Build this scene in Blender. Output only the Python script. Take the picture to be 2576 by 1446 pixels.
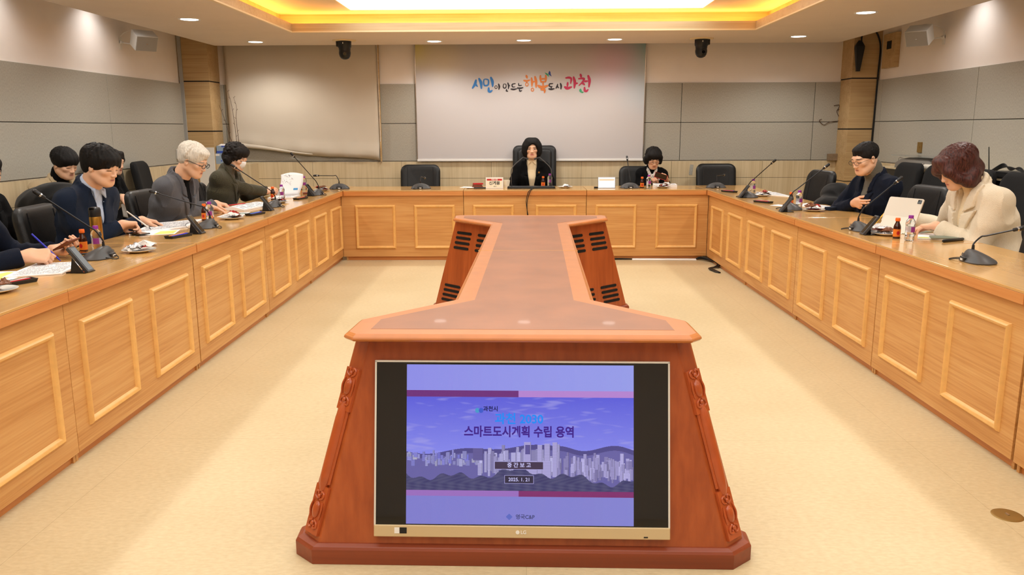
import bpy, bmesh, math, random
import numpy as np
from mathutils import Vector, Matrix, Euler, noise as mnoise
R = math.radians
PI = math.pi
random.seed(7)
SC = bpy.context.scene
for _o in list(bpy.data.objects): bpy.data.objects.remove(_o)
# ---------------------------------------------------------------- camera, world, exposure
cd = bpy.data.cameras.new('camera'); cam = bpy.data.objects.new('camera', cd); SC.collection.objects.link(cam)
cd.sensor_width = 36; cd.lens = 36*2008.2/2576; cd.clip_start = .05; cd.clip_end = 60
cam.matrix_world = Matrix.Translation((0, 0, 1.46)) @ Matrix.Rotation(R(1.055), 4, 'Z') @ Matrix.Rotation(R(90-11.271), 4, 'X') @ Matrix.Rotation(R(-.2), 4, 'Z')
SC.camera = cam
w = bpy.data.worlds.new('world'); SC.world = w; w.use_nodes = True
w.node_tree.nodes['Background'].inputs[0].default_value = (1, .93, .85, 1)
w.node_tree.nodes['Background'].inputs[1].default_value = .25
SC.view_settings.view_transform = 'Standard'; SC.view_settings.look = 'None'
SC.view_settings.exposure = 0.22; SC.view_settings.gamma = 1; SC.view_settings.use_curve_mapping = False
SC.cycles.use_denoising = True; SC.cycles.max_bounces = 7; SC.cycles.diffuse_bounces = 4; SC.cycles.glossy_bounces = 3
SC.cycles.transmission_bounces = 5; SC.cycles.transparent_max_bounces = 8; SC.cycles.caustics_reflective = False; SC.cycles.caustics_refractive = False
SC.cycles.sample_clamp_indirect = 6
PANEL_E, COVE_E, SPOT_W = 2.25, 11.0, 48.0
TF = Matrix.Rotation(R(.692), 4, 'Z')      # the ring of tables stands a touch askew in the room
KF = Matrix.Rotation(R(-.745), 4, 'Z')     # and the centre console a touch the other way
I4 = Matrix.Identity(4)

# ---------------------------------------------------------------- materials
def lin(c):
    return tuple(((v/255)/12.92 if v/255 <= .04045 else ((v/255+.055)/1.055)**2.4) for v in c[:3]) + (1,)
MATS = {}
def nodes(m): return m.node_tree.nodes, m.node_tree.links
def mat(name, col, rough=.5, metal=0, var=.0, vscale=8, bump=0, bscale=60, emit=0, coat=0, sheen=0, trans=0, ior=1.45, spec=.5, stretch=(1, 1, 1), alpha=1):
    m = bpy.data.materials.new(name); m.use_nodes = True; N, L = nodes(m)
    b = N['Principled BSDF']; c = lin(col)
    b.inputs['Base Color'].default_value = c; b.inputs['Roughness'].default_value = rough; b.inputs['Metallic'].default_value = metal
    b.inputs['Coat Weight'].default_value = coat; b.inputs['Sheen Weight'].default_value = sheen
    b.inputs['Transmission Weight'].default_value = trans; b.inputs['IOR'].default_value = ior; b.inputs['Specular IOR Level'].default_value = spec
    b.inputs['Alpha'].default_value = alpha
    if emit: b.inputs['Emission Color'].default_value = c; b.inputs['Emission Strength'].default_value = emit
    if var or bump:
        tc = N.new('ShaderNodeTexCoord'); mp = N.new('ShaderNodeMapping'); mp.inputs['Scale'].default_value = stretch
        L.new(tc.outputs['Object'], mp.inputs['Vector'])
    if var:
        n = N.new('ShaderNodeTexNoise'); n.inputs['Scale'].default_value = vscale; n.inputs['Detail'].default_value = 4
        L.new(mp.outputs[0], n.inputs['Vector'])
        r = N.new('ShaderNodeMapRange'); r.inputs['From Min'].default_value = .3; r.inputs['From Max'].default_value = .7
        r.inputs['To Min'].default_value = 1-var; r.inputs['To Max'].default_value = 1+var
        L.new(n.outputs['Fac'], r.inputs['Value'])
        mx = N.new('ShaderNodeMix'); mx.data_type = 'RGBA'; mx.blend_type = 'MULTIPLY'; mx.inputs[0].default_value = 1
        mx.inputs[6].default_value = c; L.new(r.outputs[0], mx.inputs[7]); L.new(mx.outputs[2], b.inputs['Base Color'])
    if bump:
        n = N.new('ShaderNodeTexNoise'); n.inputs['Scale'].default_value = bscale; n.inputs['Detail'].default_value = 3
        L.new(mp.outputs[0], n.inputs['Vector'])
        bp = N.new('ShaderNodeBump'); bp.inputs['Strength'].default_value = bump; bp.inputs['Distance'].default_value = .01
        L.new(n.outputs['Fac'], bp.inputs['Height']); L.new(bp.outputs[0], b.inputs['Normal'])
    MATS[name] = m; return m
def wood(name, dark, mid, light, axis=0, rough=.35, fine=90, broad=7, coat=0, wobble=.15, spec=.5, bias=.5, bump=.04):
    """grain runs along `axis` in the object's own space"""
    m = bpy.data.materials.new(name); m.use_nodes = True; N, L = nodes(m); b = N['Principled BSDF']
    tc = N.new('ShaderNodeTexCoord'); mp = N.new('ShaderNodeMapping')
    s = [fine, fine, fine]; s[axis] = fine*.018; mp.inputs['Scale'].default_value = s
    oi = N.new('ShaderNodeObjectInfo'); ad = N.new('ShaderNodeVectorMath'); ad.operation = 'ADD'
    sc = N.new('ShaderNodeVectorMath'); sc.operation = 'SCALE'; sc.inputs['Scale'].default_value = 7.3
    cx = N.new('ShaderNodeCombineXYZ'); [L.new(oi.outputs['Random'], cx.inputs[i]) for i in range(3)]
    L.new(cx.outputs[0], sc.inputs[0]); L.new(tc.outputs['Object'], ad.inputs[0]); L.new(sc.outputs[0], ad.inputs[1]); L.new(ad.outputs[0], mp.inputs['Vector'])
    n1 = N.new('ShaderNodeTexNoise'); n1.inputs['Scale'].default_value = 1; n1.inputs['Detail'].default_value = 3; n1.inputs['Distortion'].default_value = wobble
    L.new(mp.outputs[0], n1.inputs['Vector'])
    mp2 = N.new('ShaderNodeMapping'); s = [broad, broad, broad]; s[axis] = broad*.1; mp2.inputs['Scale'].default_value = s
    L.new(ad.outputs[0], mp2.inputs['Vector'])
    n2 = N.new('ShaderNodeTexNoise'); n2.inputs['Scale'].default_value = 1; n2.inputs['Detail'].default_value = 4; n2.inputs['Distortion'].default_value = .6
    L.new(mp2.outputs[0], n2.inputs['Vector'])
    mx = N.new('ShaderNodeMix'); mx.data_type = 'FLOAT'; mx.inputs[0].default_value = bias
    L.new(n1.outputs['Fac'], mx.inputs[2]); L.new(n2.outputs['Fac'], mx.inputs[3])
    cr = N.new('ShaderNodeValToRGB'); e = cr.color_ramp.elements; e[0].position = .36; e[0].color = lin(dark); e[1].position = .66; e[1].color = lin(light)
    k = e.new(.5); k.color = lin(mid); L.new(mx.outputs[0], cr.inputs[0]); L.new(cr.outputs[0], b.inputs['Base Color'])
    b.inputs['Roughness'].default_value = rough; b.inputs['Coat Weight'].default_value = coat; b.inputs['Coat Roughness'].default_value = .12; b.inputs['Specular IOR Level'].default_value = spec
    bp = N.new('ShaderNodeBump'); bp.inputs['Strength'].default_value = bump; bp.inputs['Distance'].default_value = .002
    L.new(n1.outputs['Fac'], bp.inputs['Height']); L.new(bp.outputs[0], b.inputs['Normal'])
    MATS[name] = m; return m
def emis(name, col, st):
    m = bpy.data.materials.new(name); m.use_nodes = True; N, L = nodes(m); N.remove(N['Principled BSDF'])
    e = N.new('ShaderNodeEmission'); e.inputs[0].default_value = lin(col); e.inputs[1].default_value = st
    L.new(e.outputs[0], N['Material Output'].inputs[0]); MATS[name] = m; return m
def attr_mat(name, rough=.5, emit=0, sss=0, bump=0, bscale=200, coat=0, sheen=0, var=0):
    m = bpy.data.materials.new(name); m.use_nodes = True; N, L = nodes(m); b = N['Principled BSDF']
    a = N.new('ShaderNodeAttribute'); a.attribute_name = 'Col'
    if emit:
        e = N.new('ShaderNodeEmission'); e.inputs[1].default_value = emit; L.new(a.outputs[0], e.inputs[0])
        b.inputs['Base Color'].default_value = (.01, .01, .012, 1); b.inputs['Roughness'].default_value = .25
        s = N.new('ShaderNodeAddShader'); L.new(e.outputs[0], s.inputs[0]); L.new(b.outputs[0], s.inputs[1]); L.new(s.outputs[0], N['Material Output'].inputs[0])
    else: L.new(a.outputs[0], b.inputs['Base Color'])
    b.inputs['Roughness'].default_value = rough if not emit else .25
    b.inputs['Sheen Weight'].default_value = sheen; b.inputs['Coat Weight'].default_value = coat
    if sss:
        b.inputs['Subsurface Weight'].default_value = sss; b.inputs['Subsurface Radius'].default_value = (.012, .005, .003); b.inputs['Subsurface Scale'].default_value = .6
    if bump:
        tc = N.new('ShaderNodeTexCoord'); n = N.new('ShaderNodeTexNoise'); n.inputs['Scale'].default_value = bscale
        L.new(tc.outputs['Object'], n.inputs['Vector']); bp = N.new('ShaderNodeBump'); bp.inputs['Strength'].default_value = bump; bp.inputs['Distance'].default_value = .005
        L.new(n.outputs['Fac'], bp.inputs['Height']); L.new(bp.outputs[0], b.inputs['Normal'])
    MATS[name] = m; return m
def fabric_panel(name, c1, c2, scale=220):
    m = mat(name, c1, .85, sheen=.0); N, L = nodes(m); b = N['Principled BSDF']
    tc = N.new('ShaderNodeTexCoord'); mp = N.new('ShaderNodeMapping'); mp.inputs['Scale'].default_value = (scale, scale, scale*.25); L.new(tc.outputs['Object'], mp.inputs['Vector'])
    n = N.new('ShaderNodeTexNoise'); n.inputs['Scale'].default_value = 1; n.inputs['Detail'].default_value = 2; L.new(mp.outputs[0], n.inputs['Vector'])
    cr = N.new('ShaderNodeValToRGB'); e = cr.color_ramp.elements; e[0].position = .35; e[0].color = lin(c2); e[1].position = .65; e[1].color = lin(c1)
    L.new(n.outputs['Fac'], cr.inputs[0]); L.new(cr.outputs[0], b.inputs['Base Color']); return m

# ---------------------------------------------------------------- mesh helpers
class MB:
    def __init__(s): s.v = []; s.f = []; s.sm = []; s.fm = []; s.cm = 0
    def add(s, V, F, smooth=False, M=None):
        o = len(s.v)
        for p in V:
            p = Vector(p); s.v.append(tuple(M @ p) if M else tuple(p))
        for f in F: s.f.append(tuple(i+o for i in f)); s.sm.append(smooth); s.fm.append(s.cm)
        return s
    def box(s, x0, x1, y0, y1, z0, z1, M=None):
        V = [(x0, y0, z0), (x1, y0, z0), (x1, y1, z0), (x0, y1, z0), (x0, y0, z1), (x1, y0, z1), (x1, y1, z1), (x0, y1, z1)]
        return s.add(V, [(3, 2, 1, 0), (4, 5, 6, 7), (0, 1, 5, 4), (1, 2, 6, 5), (2, 3, 7, 6), (3, 0, 4, 7)], M=M)
    def prism(s, poly, z0, z1, M=None, smooth=False, top=None):
        """poly: list of (x,y) CCW; top: other outline at z1"""
        n = len(poly); t = top or poly
        V = [(x, y, z0) for x, y in poly]+[(x, y, z1) for x, y in t]
        return s.add(V, [tuple(range(n-1, -1, -1)), tuple(range(n, 2*n))]+[(i, (i+1) % n, n+(i+1) % n, n+i) for i in range(n)], smooth, M)
    def loft(s, rings, cap=True, closed=True, smooth=True, M=None):
        n = len(rings[0]); V = [p for r in rings for p in r]; F = []
        for k in range(len(rings)-1):
            for i in range(n if closed else n-1):
                j = (i+1) % n; F.append((k*n+i, k*n+j, (k+1)*n+j, (k+1)*n+i))
        if cap and closed: F += [tuple(range(n-1, -1, -1)), tuple(range(len(V)-n, len(V)))]
        return s.add(V, F, smooth, M)
    def lathe(s, prof, n=24, M=None, smooth=True):
        """prof: (r,z) bottom to top"""
        rings = [[(r*math.cos(2*PI*i/n), r*math.sin(2*PI*i/n), z) for i in range(n)] for r, z in prof]
        return s.loft(rings, True, True, smooth, M)
    def cyl(s, a, b, r, r2=None, n=12, smooth=True):
        return s.tube([a, b], [r, r if r2 is None else r2], n, smooth)
    def tube(s, pts, rad, n=8, smooth=True, cap=True, closed=False):
        pts = [Vector(p) for p in pts]; m = len(pts)
        if not hasattr(rad, '__len__'): rad = [rad]*m
        rings = []; up = None
        for i, p in enumerate(pts):
            if closed: d = pts[(i+1) % m]-pts[i-1]
            else: d = pts[min(i+1, m-1)]-pts[max(i-1, 0)]
            d = d.normalized() if d.length > 1e-9 else Vector((0, 0, 1))
            if up is None: up = d.orthogonal().normalized()
            up = (up-d*up.dot(d)); up = up.normalized() if up.length > 1e-6 else d.orthogonal().normalized()
            q = d.cross(up); rings.append([tuple(p+(up*math.cos(2*PI*k/n)+q*math.sin(2*PI*k/n))*rad[i]) for k in range(n)])
        if closed: rings.append(rings[0]); cap = False
        return s.loft(rings, cap, True, smooth)
    def ball(s, c, r, nu=16, nv=10, M=None):
        if not hasattr(r, '__len__'): r = (r, r, r)
        T = Matrix.Translation(c) @ Matrix.Diagonal((*r, 1)); T = (M @ T) if M else T
        pr = [(max(math.sin(PI*k/nv), 1e-4), -math.cos(PI*k/nv)) for k in range(nv+1)]
        return s.lathe(pr, nu, T)
    def grid(s, P, smooth=True, M=None):
        a = len(P); b = len(P[0])
        return s.add([p for r in P for p in r], [(i*b+j, i*b+j+1, (i+1)*b+j+1, (i+1)*b+j) for i in range(a-1) for j in range(b-1)], smooth, M)
def rrect(x0, x1, y0, y1, r, n=4):
    P = []
    for cx, cy, a in ((x1-r, y1-r, 0), (x0+r, y1-r, 90), (x0+r, y0+r, 180), (x1-r, y0+r, 270)):
        for k in range(n+1): t = R(a+90*k/n); P.append((cx+r*math.cos(t), cy+r*math.sin(t)))
    return P
def bez(p, n=12):
    """Catmull-Rom through points"""
    p = [Vector(q) for q in p]; o = []
    for i in range(len(p)-1):
        a = p[i-1] if i else p[0]*2-p[1]; b = p[i]; c = p[i+1]; d = p[i+2] if i+2 < len(p) else p[-1]*2-p[-2]
        for k in range(n):
            t = k/n; o.append(.5*((2*b)+(c-a)*t+(2*a-5*b+4*c-d)*t*t+(3*b-a-3*c+d)*t**3))
    o.append(p[-1]); return o
def mesh(name, mb, m):
    me = bpy.data.meshes.new(name); me.from_pydata(mb.v, [], mb.f); me.update()
    ms = m if isinstance(m, (list, tuple)) else [m]
    for x in ms: me.materials.append(MATS[x] if isinstance(x, str) else x)
    me.polygons.foreach_set('use_smooth', mb.sm)
    if len(ms) > 1: me.polygons.foreach_set('material_index', mb.fm)
    if any(mb.sm): me.set_sharp_from_angle(angle=R(42))
    return me
def part(name, mb, m, parent=None, bevel=0, seg=2, loc=None, me=None, label=None, sub=0):
    o = bpy.data.objects.new(name, me or mesh(name, mb, m)); SC.collection.objects.link(o)
    if parent: o.parent = parent
    if loc is not None: o.matrix_local = loc if isinstance(loc, Matrix) else Matrix.Translation(loc)
    if bevel:
        b = o.modifiers.new('bevel', 'BEVEL'); b.width = bevel; b.segments = seg; b.limit_method = 'ANGLE'; b.angle_limit = R(35)
    if sub: q = o.modifiers.new('sub', 'SUBSURF'); q.levels = q.render_levels = sub
    if label: o['label'] = label
    return o
def tag(o, label, cat, group=None):
    o['label'] = label; o['category'] = cat
    if group: o['group'] = group
    return o
def struct(o): o['kind'] = 'structure'; return o
def thing(name, label, cat, loc=(0, 0, 0), rz=0, frame=I4, group=None):
    o = bpy.data.objects.new(name, None); SC.collection.objects.link(o); o.empty_display_size = .1
    o.matrix_world = frame @ Matrix.Translation(loc) @ Matrix.Rotation(R(rz), 4, 'Z')
    return tag(o, label, cat, group)
def single(name, mb, m, label, cat, loc=(0, 0, 0), rz=0, frame=I4, group=None, bevel=0, seg=2):
    o = part(name, mb, m, None, bevel, seg); o.matrix_world = frame @ Matrix.Translation(loc) @ Matrix.Rotation(R(rz), 4, 'Z')
    return tag(o, label, cat, group)
def copy_tree(o, parent=None):
    c = o.copy(); SC.collection.objects.link(c)
    if parent: c.parent = parent
    for ch in list(o.children): copy_tree(ch, c)
    return c
def dup(o, label, loc, rz=0, frame=I4, group=None, scale=1):
    c = copy_tree(o); c['label'] = label
    c.matrix_world = frame @ Matrix.Translation(loc) @ Matrix.Rotation(R(rz), 4, 'Z') @ Matrix.Scale(scale, 4)
    if group: c['group'] = group
    return c
def text_mesh(s, size, m, bold=0, depth=.0006, align='CENTER', spacing=1.0, shear=0):
    cu = bpy.data.curves.new('lettering', 'FONT'); cu.body = s; cu.size = size; cu.align_x = align; cu.align_y = 'CENTER'
    cu.extrude = depth/2; cu.offset = bold; cu.space_character = spacing; cu.shear = shear; cu.resolution_u = 4
    o = bpy.data.objects.new('lettering', cu); SC.collection.objects.link(o)
    dg = bpy.context.evaluated_depsgraph_get(); dg.update()
    me = bpy.data.meshes.new_from_object(o.evaluated_get(dg)); bpy.data.objects.remove(o); bpy.data.curves.remove(cu)
    me.materials.clear(); me.materials.append(MATS[m] if isinstance(m, str) else m); return me
def letter(s, size, m, parent, M, **k):
    return part('lettering', None, None, parent, loc=M, me=text_mesh(s, size, m, **k))
FRONT = Matrix.Rotation(R(90), 4, 'X')       # puts lettering upright, facing -y
# ---------------------------------------------------------------- material list
def floor_mat():
    m = mat('floor_vinyl', (226, 203, 165), .42, spec=.35); N, L = nodes(m); b = N['Principled BSDF']
    tc = N.new('ShaderNodeTexCoord')
    def nz(s, d, st=(1, 1, 1)):
        mp = N.new('ShaderNodeMapping'); mp.inputs['Scale'].default_value = st; L.new(tc.outputs['Object'], mp.inputs['Vector'])
        n = N.new('ShaderNodeTexNoise'); n.inputs['Scale'].default_value = s; n.inputs['Detail'].default_value = d; L.new(mp.outputs[0], n.inputs['Vector']); return n
    def ramp(n, p0, c0, p1, c1):
        cr = N.new('ShaderNodeValToRGB'); e = cr.color_ramp.elements; e[0].position = p0; e[0].color = lin(c0); e[1].position = p1; e[1].color = lin(c1); L.new(n.outputs['Fac'], cr.inputs[0]); return cr
    a = ramp(nz(75, 5, (.5, 1, 1)), .3, (203, 183, 145), .7, (216, 198, 160))
    c = ramp(nz(1.2, 4), .35, (246, 244, 240), .65, (255, 255, 255))
    mx = N.new('ShaderNodeMix'); mx.data_type = 'RGBA'; mx.blend_type = 'MULTIPLY'; mx.inputs[0].default_value = 1
    L.new(a.outputs[0], mx.inputs[6]); L.new(c.outputs[0], mx.inputs[7])
    br = N.new('ShaderNodeTexBrick'); br.offset = 0; br.inputs['Scale'].default_value = 1; br.inputs['Brick Width'].default_value = 1.8; br.inputs['Row Height'].default_value = 1.8
    br.inputs['Mortar Size'].default_value = .0012; br.inputs['Color1'].default_value = br.inputs['Color2'].default_value = (1, 1, 1, 1); br.inputs['Mortar'].default_value = (.78, .76, .72, 1)
    L.new(tc.outputs['Object'], br.inputs['Vector'])
    m2 = N.new('ShaderNodeMix'); m2.data_type = 'RGBA'; m2.blend_type = 'MULTIPLY'; m2.inputs[0].default_value = 1
    L.new(mx.outputs[2], m2.inputs[6]); L.new(br.outputs[0], m2.inputs[7]); L.new(m2.outputs[2], b.inputs['Base Color'])
    bp = N.new('ShaderNodeBump'); bp.inputs['Strength'].default_value = .35; bp.inputs['Distance'].default_value = .003
    L.new(nz(140, 3, (.4, 1, 1)).outputs['Fac'], bp.inputs['Height']); L.new(bp.outputs[0], b.inputs['Normal'])
floor_mat()
mat('ceiling_paint', (230, 216, 202), .9, var=.02, vscale=3)
mat('wall_paint', (243, 236, 231), .9, var=.02, vscale=4)
fabric_panel('grey_panel', (176, 172, 160), (159, 155, 144))
wood('wainscot_wood', (196, 175, 138), (208, 189, 153), (217, 199, 165), axis=2, rough=.4, fine=60, broad=8)
wood('pillar_wood', (176, 144, 100), (192, 161, 115), (204, 175, 130), axis=0, rough=.42, fine=60, broad=9)
wood('cove_wood', (196, 166, 122), (208, 180, 138), (216, 190, 150), axis=0, rough=.4, fine=60, broad=8)
wood('desk_wood', (188, 130, 69), (203, 148, 86), (213, 163, 101), axis=0, rough=.38, fine=120, broad=11, bias=.5)
wood('desk_edge', (188, 117, 60), (203, 133, 72), (212, 147, 86), axis=0, rough=.32, fine=80, broad=7)
wood('desk_top', (198, 150, 88), (206, 159, 96), (213, 168, 105), axis=0, bump=0, rough=.17, fine=70, broad=6, coat=.4, wobble=.1)
mat('moulding_wood', (228, 176, 104), .33, var=.06, vscale=30)
wood('console_wood', (148, 68, 30), (164, 79, 36), (177, 90, 44), axis=2, rough=.34, fine=40, broad=6, coat=.15)
wood('console_plinth', (122, 54, 28), (134, 60, 32), (146, 68, 38), axis=0, rough=.4, fine=40, broad=6)
mat('console_edge', (190, 116, 60), .3, var=.06, vscale=14, coat=.12)
mat('console_inlay', (150, 92, 56), .34, var=.13, vscale=5, coat=.08)
mat('carved_wood', (176, 82, 40), .28, var=.08, vscale=20, coat=.3)
mat('black_gap', (12, 9, 7), .9)
mat('groove_black', (20, 18, 16), .7)
mat('moulding_cream', (236, 214, 174), .35)
mat('leather', (15, 15, 16), .45, bump=.12, bscale=160, var=.1)
mat('mesh_fabric', (13, 13, 14), .9, bump=.3, bscale=400)
mat('black_plastic', (24, 24, 26), .38)
mat('grey_plastic', (60, 60, 62), .42, var=.04)
mat('mic_plastic', (70, 69, 70), .45)
mat('black_gloss', (10, 10, 11), .08, coat=.5)
mat('chrome', (190, 190, 192), .22, metal=1)
mat('dark_metal', (60, 60, 62), .35, metal=1)
mat('brass', (150, 120, 66), .45, metal=.6, var=.08)
mat('white_plastic', (232, 230, 226), .35)
mat('speaker_white', (226, 226, 222), .4)
mat('speaker_grille', (172, 172, 170), .6, bump=.4, bscale=500)
mat('paper', (240, 239, 240), .75)
mat('paper_cream', (236, 230, 210), .75)
mat('paper_green', (214, 222, 120), .7)
mat('ink', (40, 42, 60), .8); mat('ink_grey', (150, 152, 160), .8)
mat('red', (188, 32, 34), .35); mat('blue', (36, 40, 190), .3); mat('sky_blue', (70, 150, 210), .4); mat('orange', (226, 122, 40), .35)
mat('orange_cap', (236, 108, 36), .35); mat('purple_cap', (140, 40, 150), .35); mat('purple_label', (136, 48, 130), .5)
mat('yellow', (222, 170, 40), .4); mat('green', (60, 150, 100), .5)
mat('amber_glass', (70, 24, 8), .06, trans=.55, ior=1.5)
mat('clear_pet', (240, 246, 250), .04, trans=.96, ior=1.25)
mat('gold_metal', (184, 138, 62), .3, metal=.9)
mat('porcelain', (238, 236, 230), .12, coat=.4)
mat('foil', (205, 203, 205), .22, metal=.7, bump=.6, bscale=90)
mat('foil_white', (232, 228, 224), .3, metal=.1, bump=.5, bscale=80)
mat('foil_red', (160, 38, 32), .25, metal=.3, bump=.5, bscale=90)
mat('foil_brown', (110, 62, 32), .3, metal=.3, bump=.5, bscale=90)
mat('board_white', (214, 208, 204), .6, var=.015, vscale=2, bump=.05, bscale=900)
mat('blind_cloth', (206, 196, 180), .85, var=.02, vscale=3, bump=.04, bscale=600)
mat('label_black', (18, 18, 20), .4); mat('champagne', (205, 183, 143), .35, metal=.25)
mat('tablet_cream', (222, 212, 196), .45); mat('khaki', (128, 136, 120), .6)
mat('silver_rim', (214, 210, 202), .3); mat('wallet_brown', (120, 62, 40), .5); mat('tissue_green', (170, 196, 150), .6)
mat('wood_block', (132, 112, 88), .8, var=.15, vscale=30); mat('box_blue', (60, 90, 190), .5); mat('box_pale', (150, 172, 196), .5)
mat('twig', (80, 56, 40), .8); mat('conduit', (170, 170, 168), .45); mat('cable', (18, 18, 19), .5)
mat('acrylic', (230, 236, 240), .05, trans=.9, ior=1.3); mat('grey_device', (112, 106, 98), .5); mat('roll_white', (214, 206, 192), .6)
for n, c in (('c_blue', (52, 120, 190)), ('c_ink', (34, 30, 38)), ('c_orange', (208, 120, 56)), ('c_red', (186, 46, 84)), ('c_green', (60, 160, 120)), ('c_navy', (36, 70, 150))): mat(n, c, .6)
emis('panel_light', (255, 252, 244), PANEL_E); emis('lamp_disc', (255, 250, 242), 9); emis('cove_light', (255, 190, 84), COVE_E)

# ---------------------------------------------------------------- the room
WX0, WX1, YB, YF, ZC, ZT = -4.25, 4.25, 10.35, -2.6, 2.455, 2.86
def wallpart(name, mb, m, parent=None, **k): return part(name, mb, m, parent, **k)
mb = MB().box(WX0-.1, WX1+.1, YF-.1, YB+.1, -.1, 0); struct(part('floor', mb, 'floor_vinyl'))
# walls: painted upper part, grey fabric panels, wooden dado
def wall(name, M, L, seams, midseam=True):
    o = struct(part(name, MB().box(0, L, 0, .12, 0, ZT, M=M), 'wall_paint'))
    g = MB(); xs = [0]+seams+[L]
    for a, b in zip(xs[:-1], xs[1:]):
        for z0, z1 in ((1.055, 1.522), (1.528, 2.012)):
            g.box(a+.003, b-.003, -.018, .001, z0, z1, M=M)
    part('wall_panel', g, 'grey_panel', o, bevel=.003)
    part('panel_backing', MB().box(0, L, -.004, .001, 1.05, 2.008, M=M), 'groove_black', o)
    d = MB(); x = 0; ws = [.0]+[1.15*k+.35 for k in range(int((L-.35)/1.15)+1)]+[L]
    for a, b in zip(ws[:-1], ws[1:]):
        if b-a < .02: continue
        for z0, z1 in ((.0, .832), (.836, 1.045)): d.box(a+.0015, b-.0015, -.03, .001, z0, z1, M=M)
    part('dado', d, 'wainscot_wood', o)
    part('dado_backing', MB().box(0, L, -.027, .001, 0, 1.04, M=M), 'groove_black', o)
    return o
Mb = Matrix.Translation((WX0, YB, 0)); wall('wall_back', Mb, WX1-WX0, [.42, 2.39, 3.3, 4.8, 6.2, 7.86])
Ml = Matrix.Translation((WX0, YF, 0)) @ Matrix.Rotation(R(90), 4, 'Z'); wall('wall_left', Ml, YB-YF, [2.4, 4.6, 6.7, 8.55, 10.83])
Mr = Matrix.Translation((WX1, YB, 0)) @ Matrix.Rotation(R(-90), 4, 'Z'); wall('wall_right', Mr, YB-YF, [.5, 2.55, 4.6, 6.7, 8.8, 10.8])
struct(part('wall_front', MB().box(WX0, WX1, YF-.12, YF, 0, ZT), 'wall_paint'))
# dado cap and shelf ledge along the back
# pillars
def pillar(x0, x1, nm):
    o = thing('pillar', f'pale wood clad corner pillar with two black grooves, {nm}', 'pillar', (0, 0, 0)); del o['category']; del o['label']; struct(o); o.name = 'trim_1' if x0 < 0 else 'trim_2'
    m = MB()
    for z0, z1 in ((0, .80), (.81, 1.43), (1.445, 2.03), (2.045, ZT)): m.box(x0, x1, 10.0, YB, z0, z1)
    part('wood_cladding', m, 'pillar_wood', o)
    part('groove', MB().box(x0+.004, x1-.004, 10.004, YB, 0, ZT), 'groove_black', o)
pillar(WX0, -3.88, 'behind the left table'); pillar(3.92, WX1, 'behind the right table')
# soffit with coffer
SX0, SX1, SY1 = -3.78, 3.74, 10.0
CX0, CX1, CY0, CY1 = -2.44, 2.36, -.9, 8.62
m = MB()
def slab_ring(m, ox0, ox1, oy0, oy1, ix0, ix1, iy0, iy1, z0, z1):
    m.box(ox0, ix0, oy0, oy1, z0, z1); m.box(ix1, ox1, oy0, oy1, z0, z1); m.box(ix0, ix1, oy0, iy0, z0, z1); m.box(ix0, ix1, iy1, oy1, z0, z1)
slab_ring(m, SX0, SX1, YF, SY1, CX0-.02, CX1+.02, CY0-.02, CY1+.02, ZC, ZC+.05)
ceil = struct(part('ceiling', m, 'ceiling_paint'))
part('upper_ceiling', MB().box(WX0, WX1, YF, YB, ZT, ZT+.1), 'ceiling_paint', ceil)
m = MB(); UX0, UX1, UY0, UY1, UZ = -2.72, 2.64, -1.2, 9.18, 2.70
slab_ring(m, UX0-.06, UX1+.06, UY0-.06, UY1+.06, UX0, UX1, UY0, UY1, ZC+.05, UZ+.02)
part('coffer_wall', m, 'cove_wood', ceil)
part('coffer_ceiling', MB().box(UX0, UX1, UY0, UY1, UZ, UZ+.04), 'ceiling_paint', ceil)
# wooden lip of the coffer
o = struct(part('trim_3', None, None, me=None) if False else thing('trim_3', 'x', 'x')); del o['label']; del o['category']
def lip(x0, x1, y0, y1, z0, z1, t):
    m = MB(); m.box(x0-t, x0, y0-t, y1+t, z0, z1); m.box(x1, x1+t, y0-t, y1+t, z0, z1); m.box(x0, x1, y0-t, y0, z0, z1); m.box(x0, x1, y1, y1+t, z0, z1); return m
part('lip_board', lip(CX0, CX1, CY0, CY1, ZC-.002, ZC+.08, .02), 'cove_wood', o)
part('lip_moulding', lip(CX0+.005, CX1-.005, CY0+.005, CY1-.005, ZC-.012, ZC+.004, .03), 'moulding_cream', o, bevel=.003)
# light panel of the coffer
pl = thing('ceiling_light_panel', 'large glowing white stretch ceiling panel inside the wooden coffer', 'ceiling light', (0, 3.9, UZ))
PX0, PX1, PY0, PY1 = -1.85, 1.84, -.6, 8.78
part('diffuser', MB().box(PX0, PX1, PY0-3.9, PY1-3.9, -.012, -.004), 'panel_light', pl)
part('frame', lip(PX0, PX1, PY0-3.9, PY1-3.9, -.014, -.001, .012), 'white_plastic', pl)
# cove strips resting on the soffit behind the lip
for k, (x0, x1, y0, y1, lb) in enumerate(((UX0+.03, UX0+.10, UY0+.1, UY1-.1, 'along the left side'), (UX1-.10, UX1-.03, UY0+.1, UY1-.1, 'along the right side'), (UX0+.2, UX1-.2, UY1-.10, UY1-.03, 'along the far end'), (UX0+.2, UX1-.2, UY0+.03, UY0+.1, 'at the camera end'))):
    t = single('cove_strip', MB().box(x0, x1, y0, y1, ZC+.052, ZC+.07), 'cove_light', f'warm glowing light strip hidden in the ceiling coffer {lb}', 'cove light', group='cove light strips')
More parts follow.
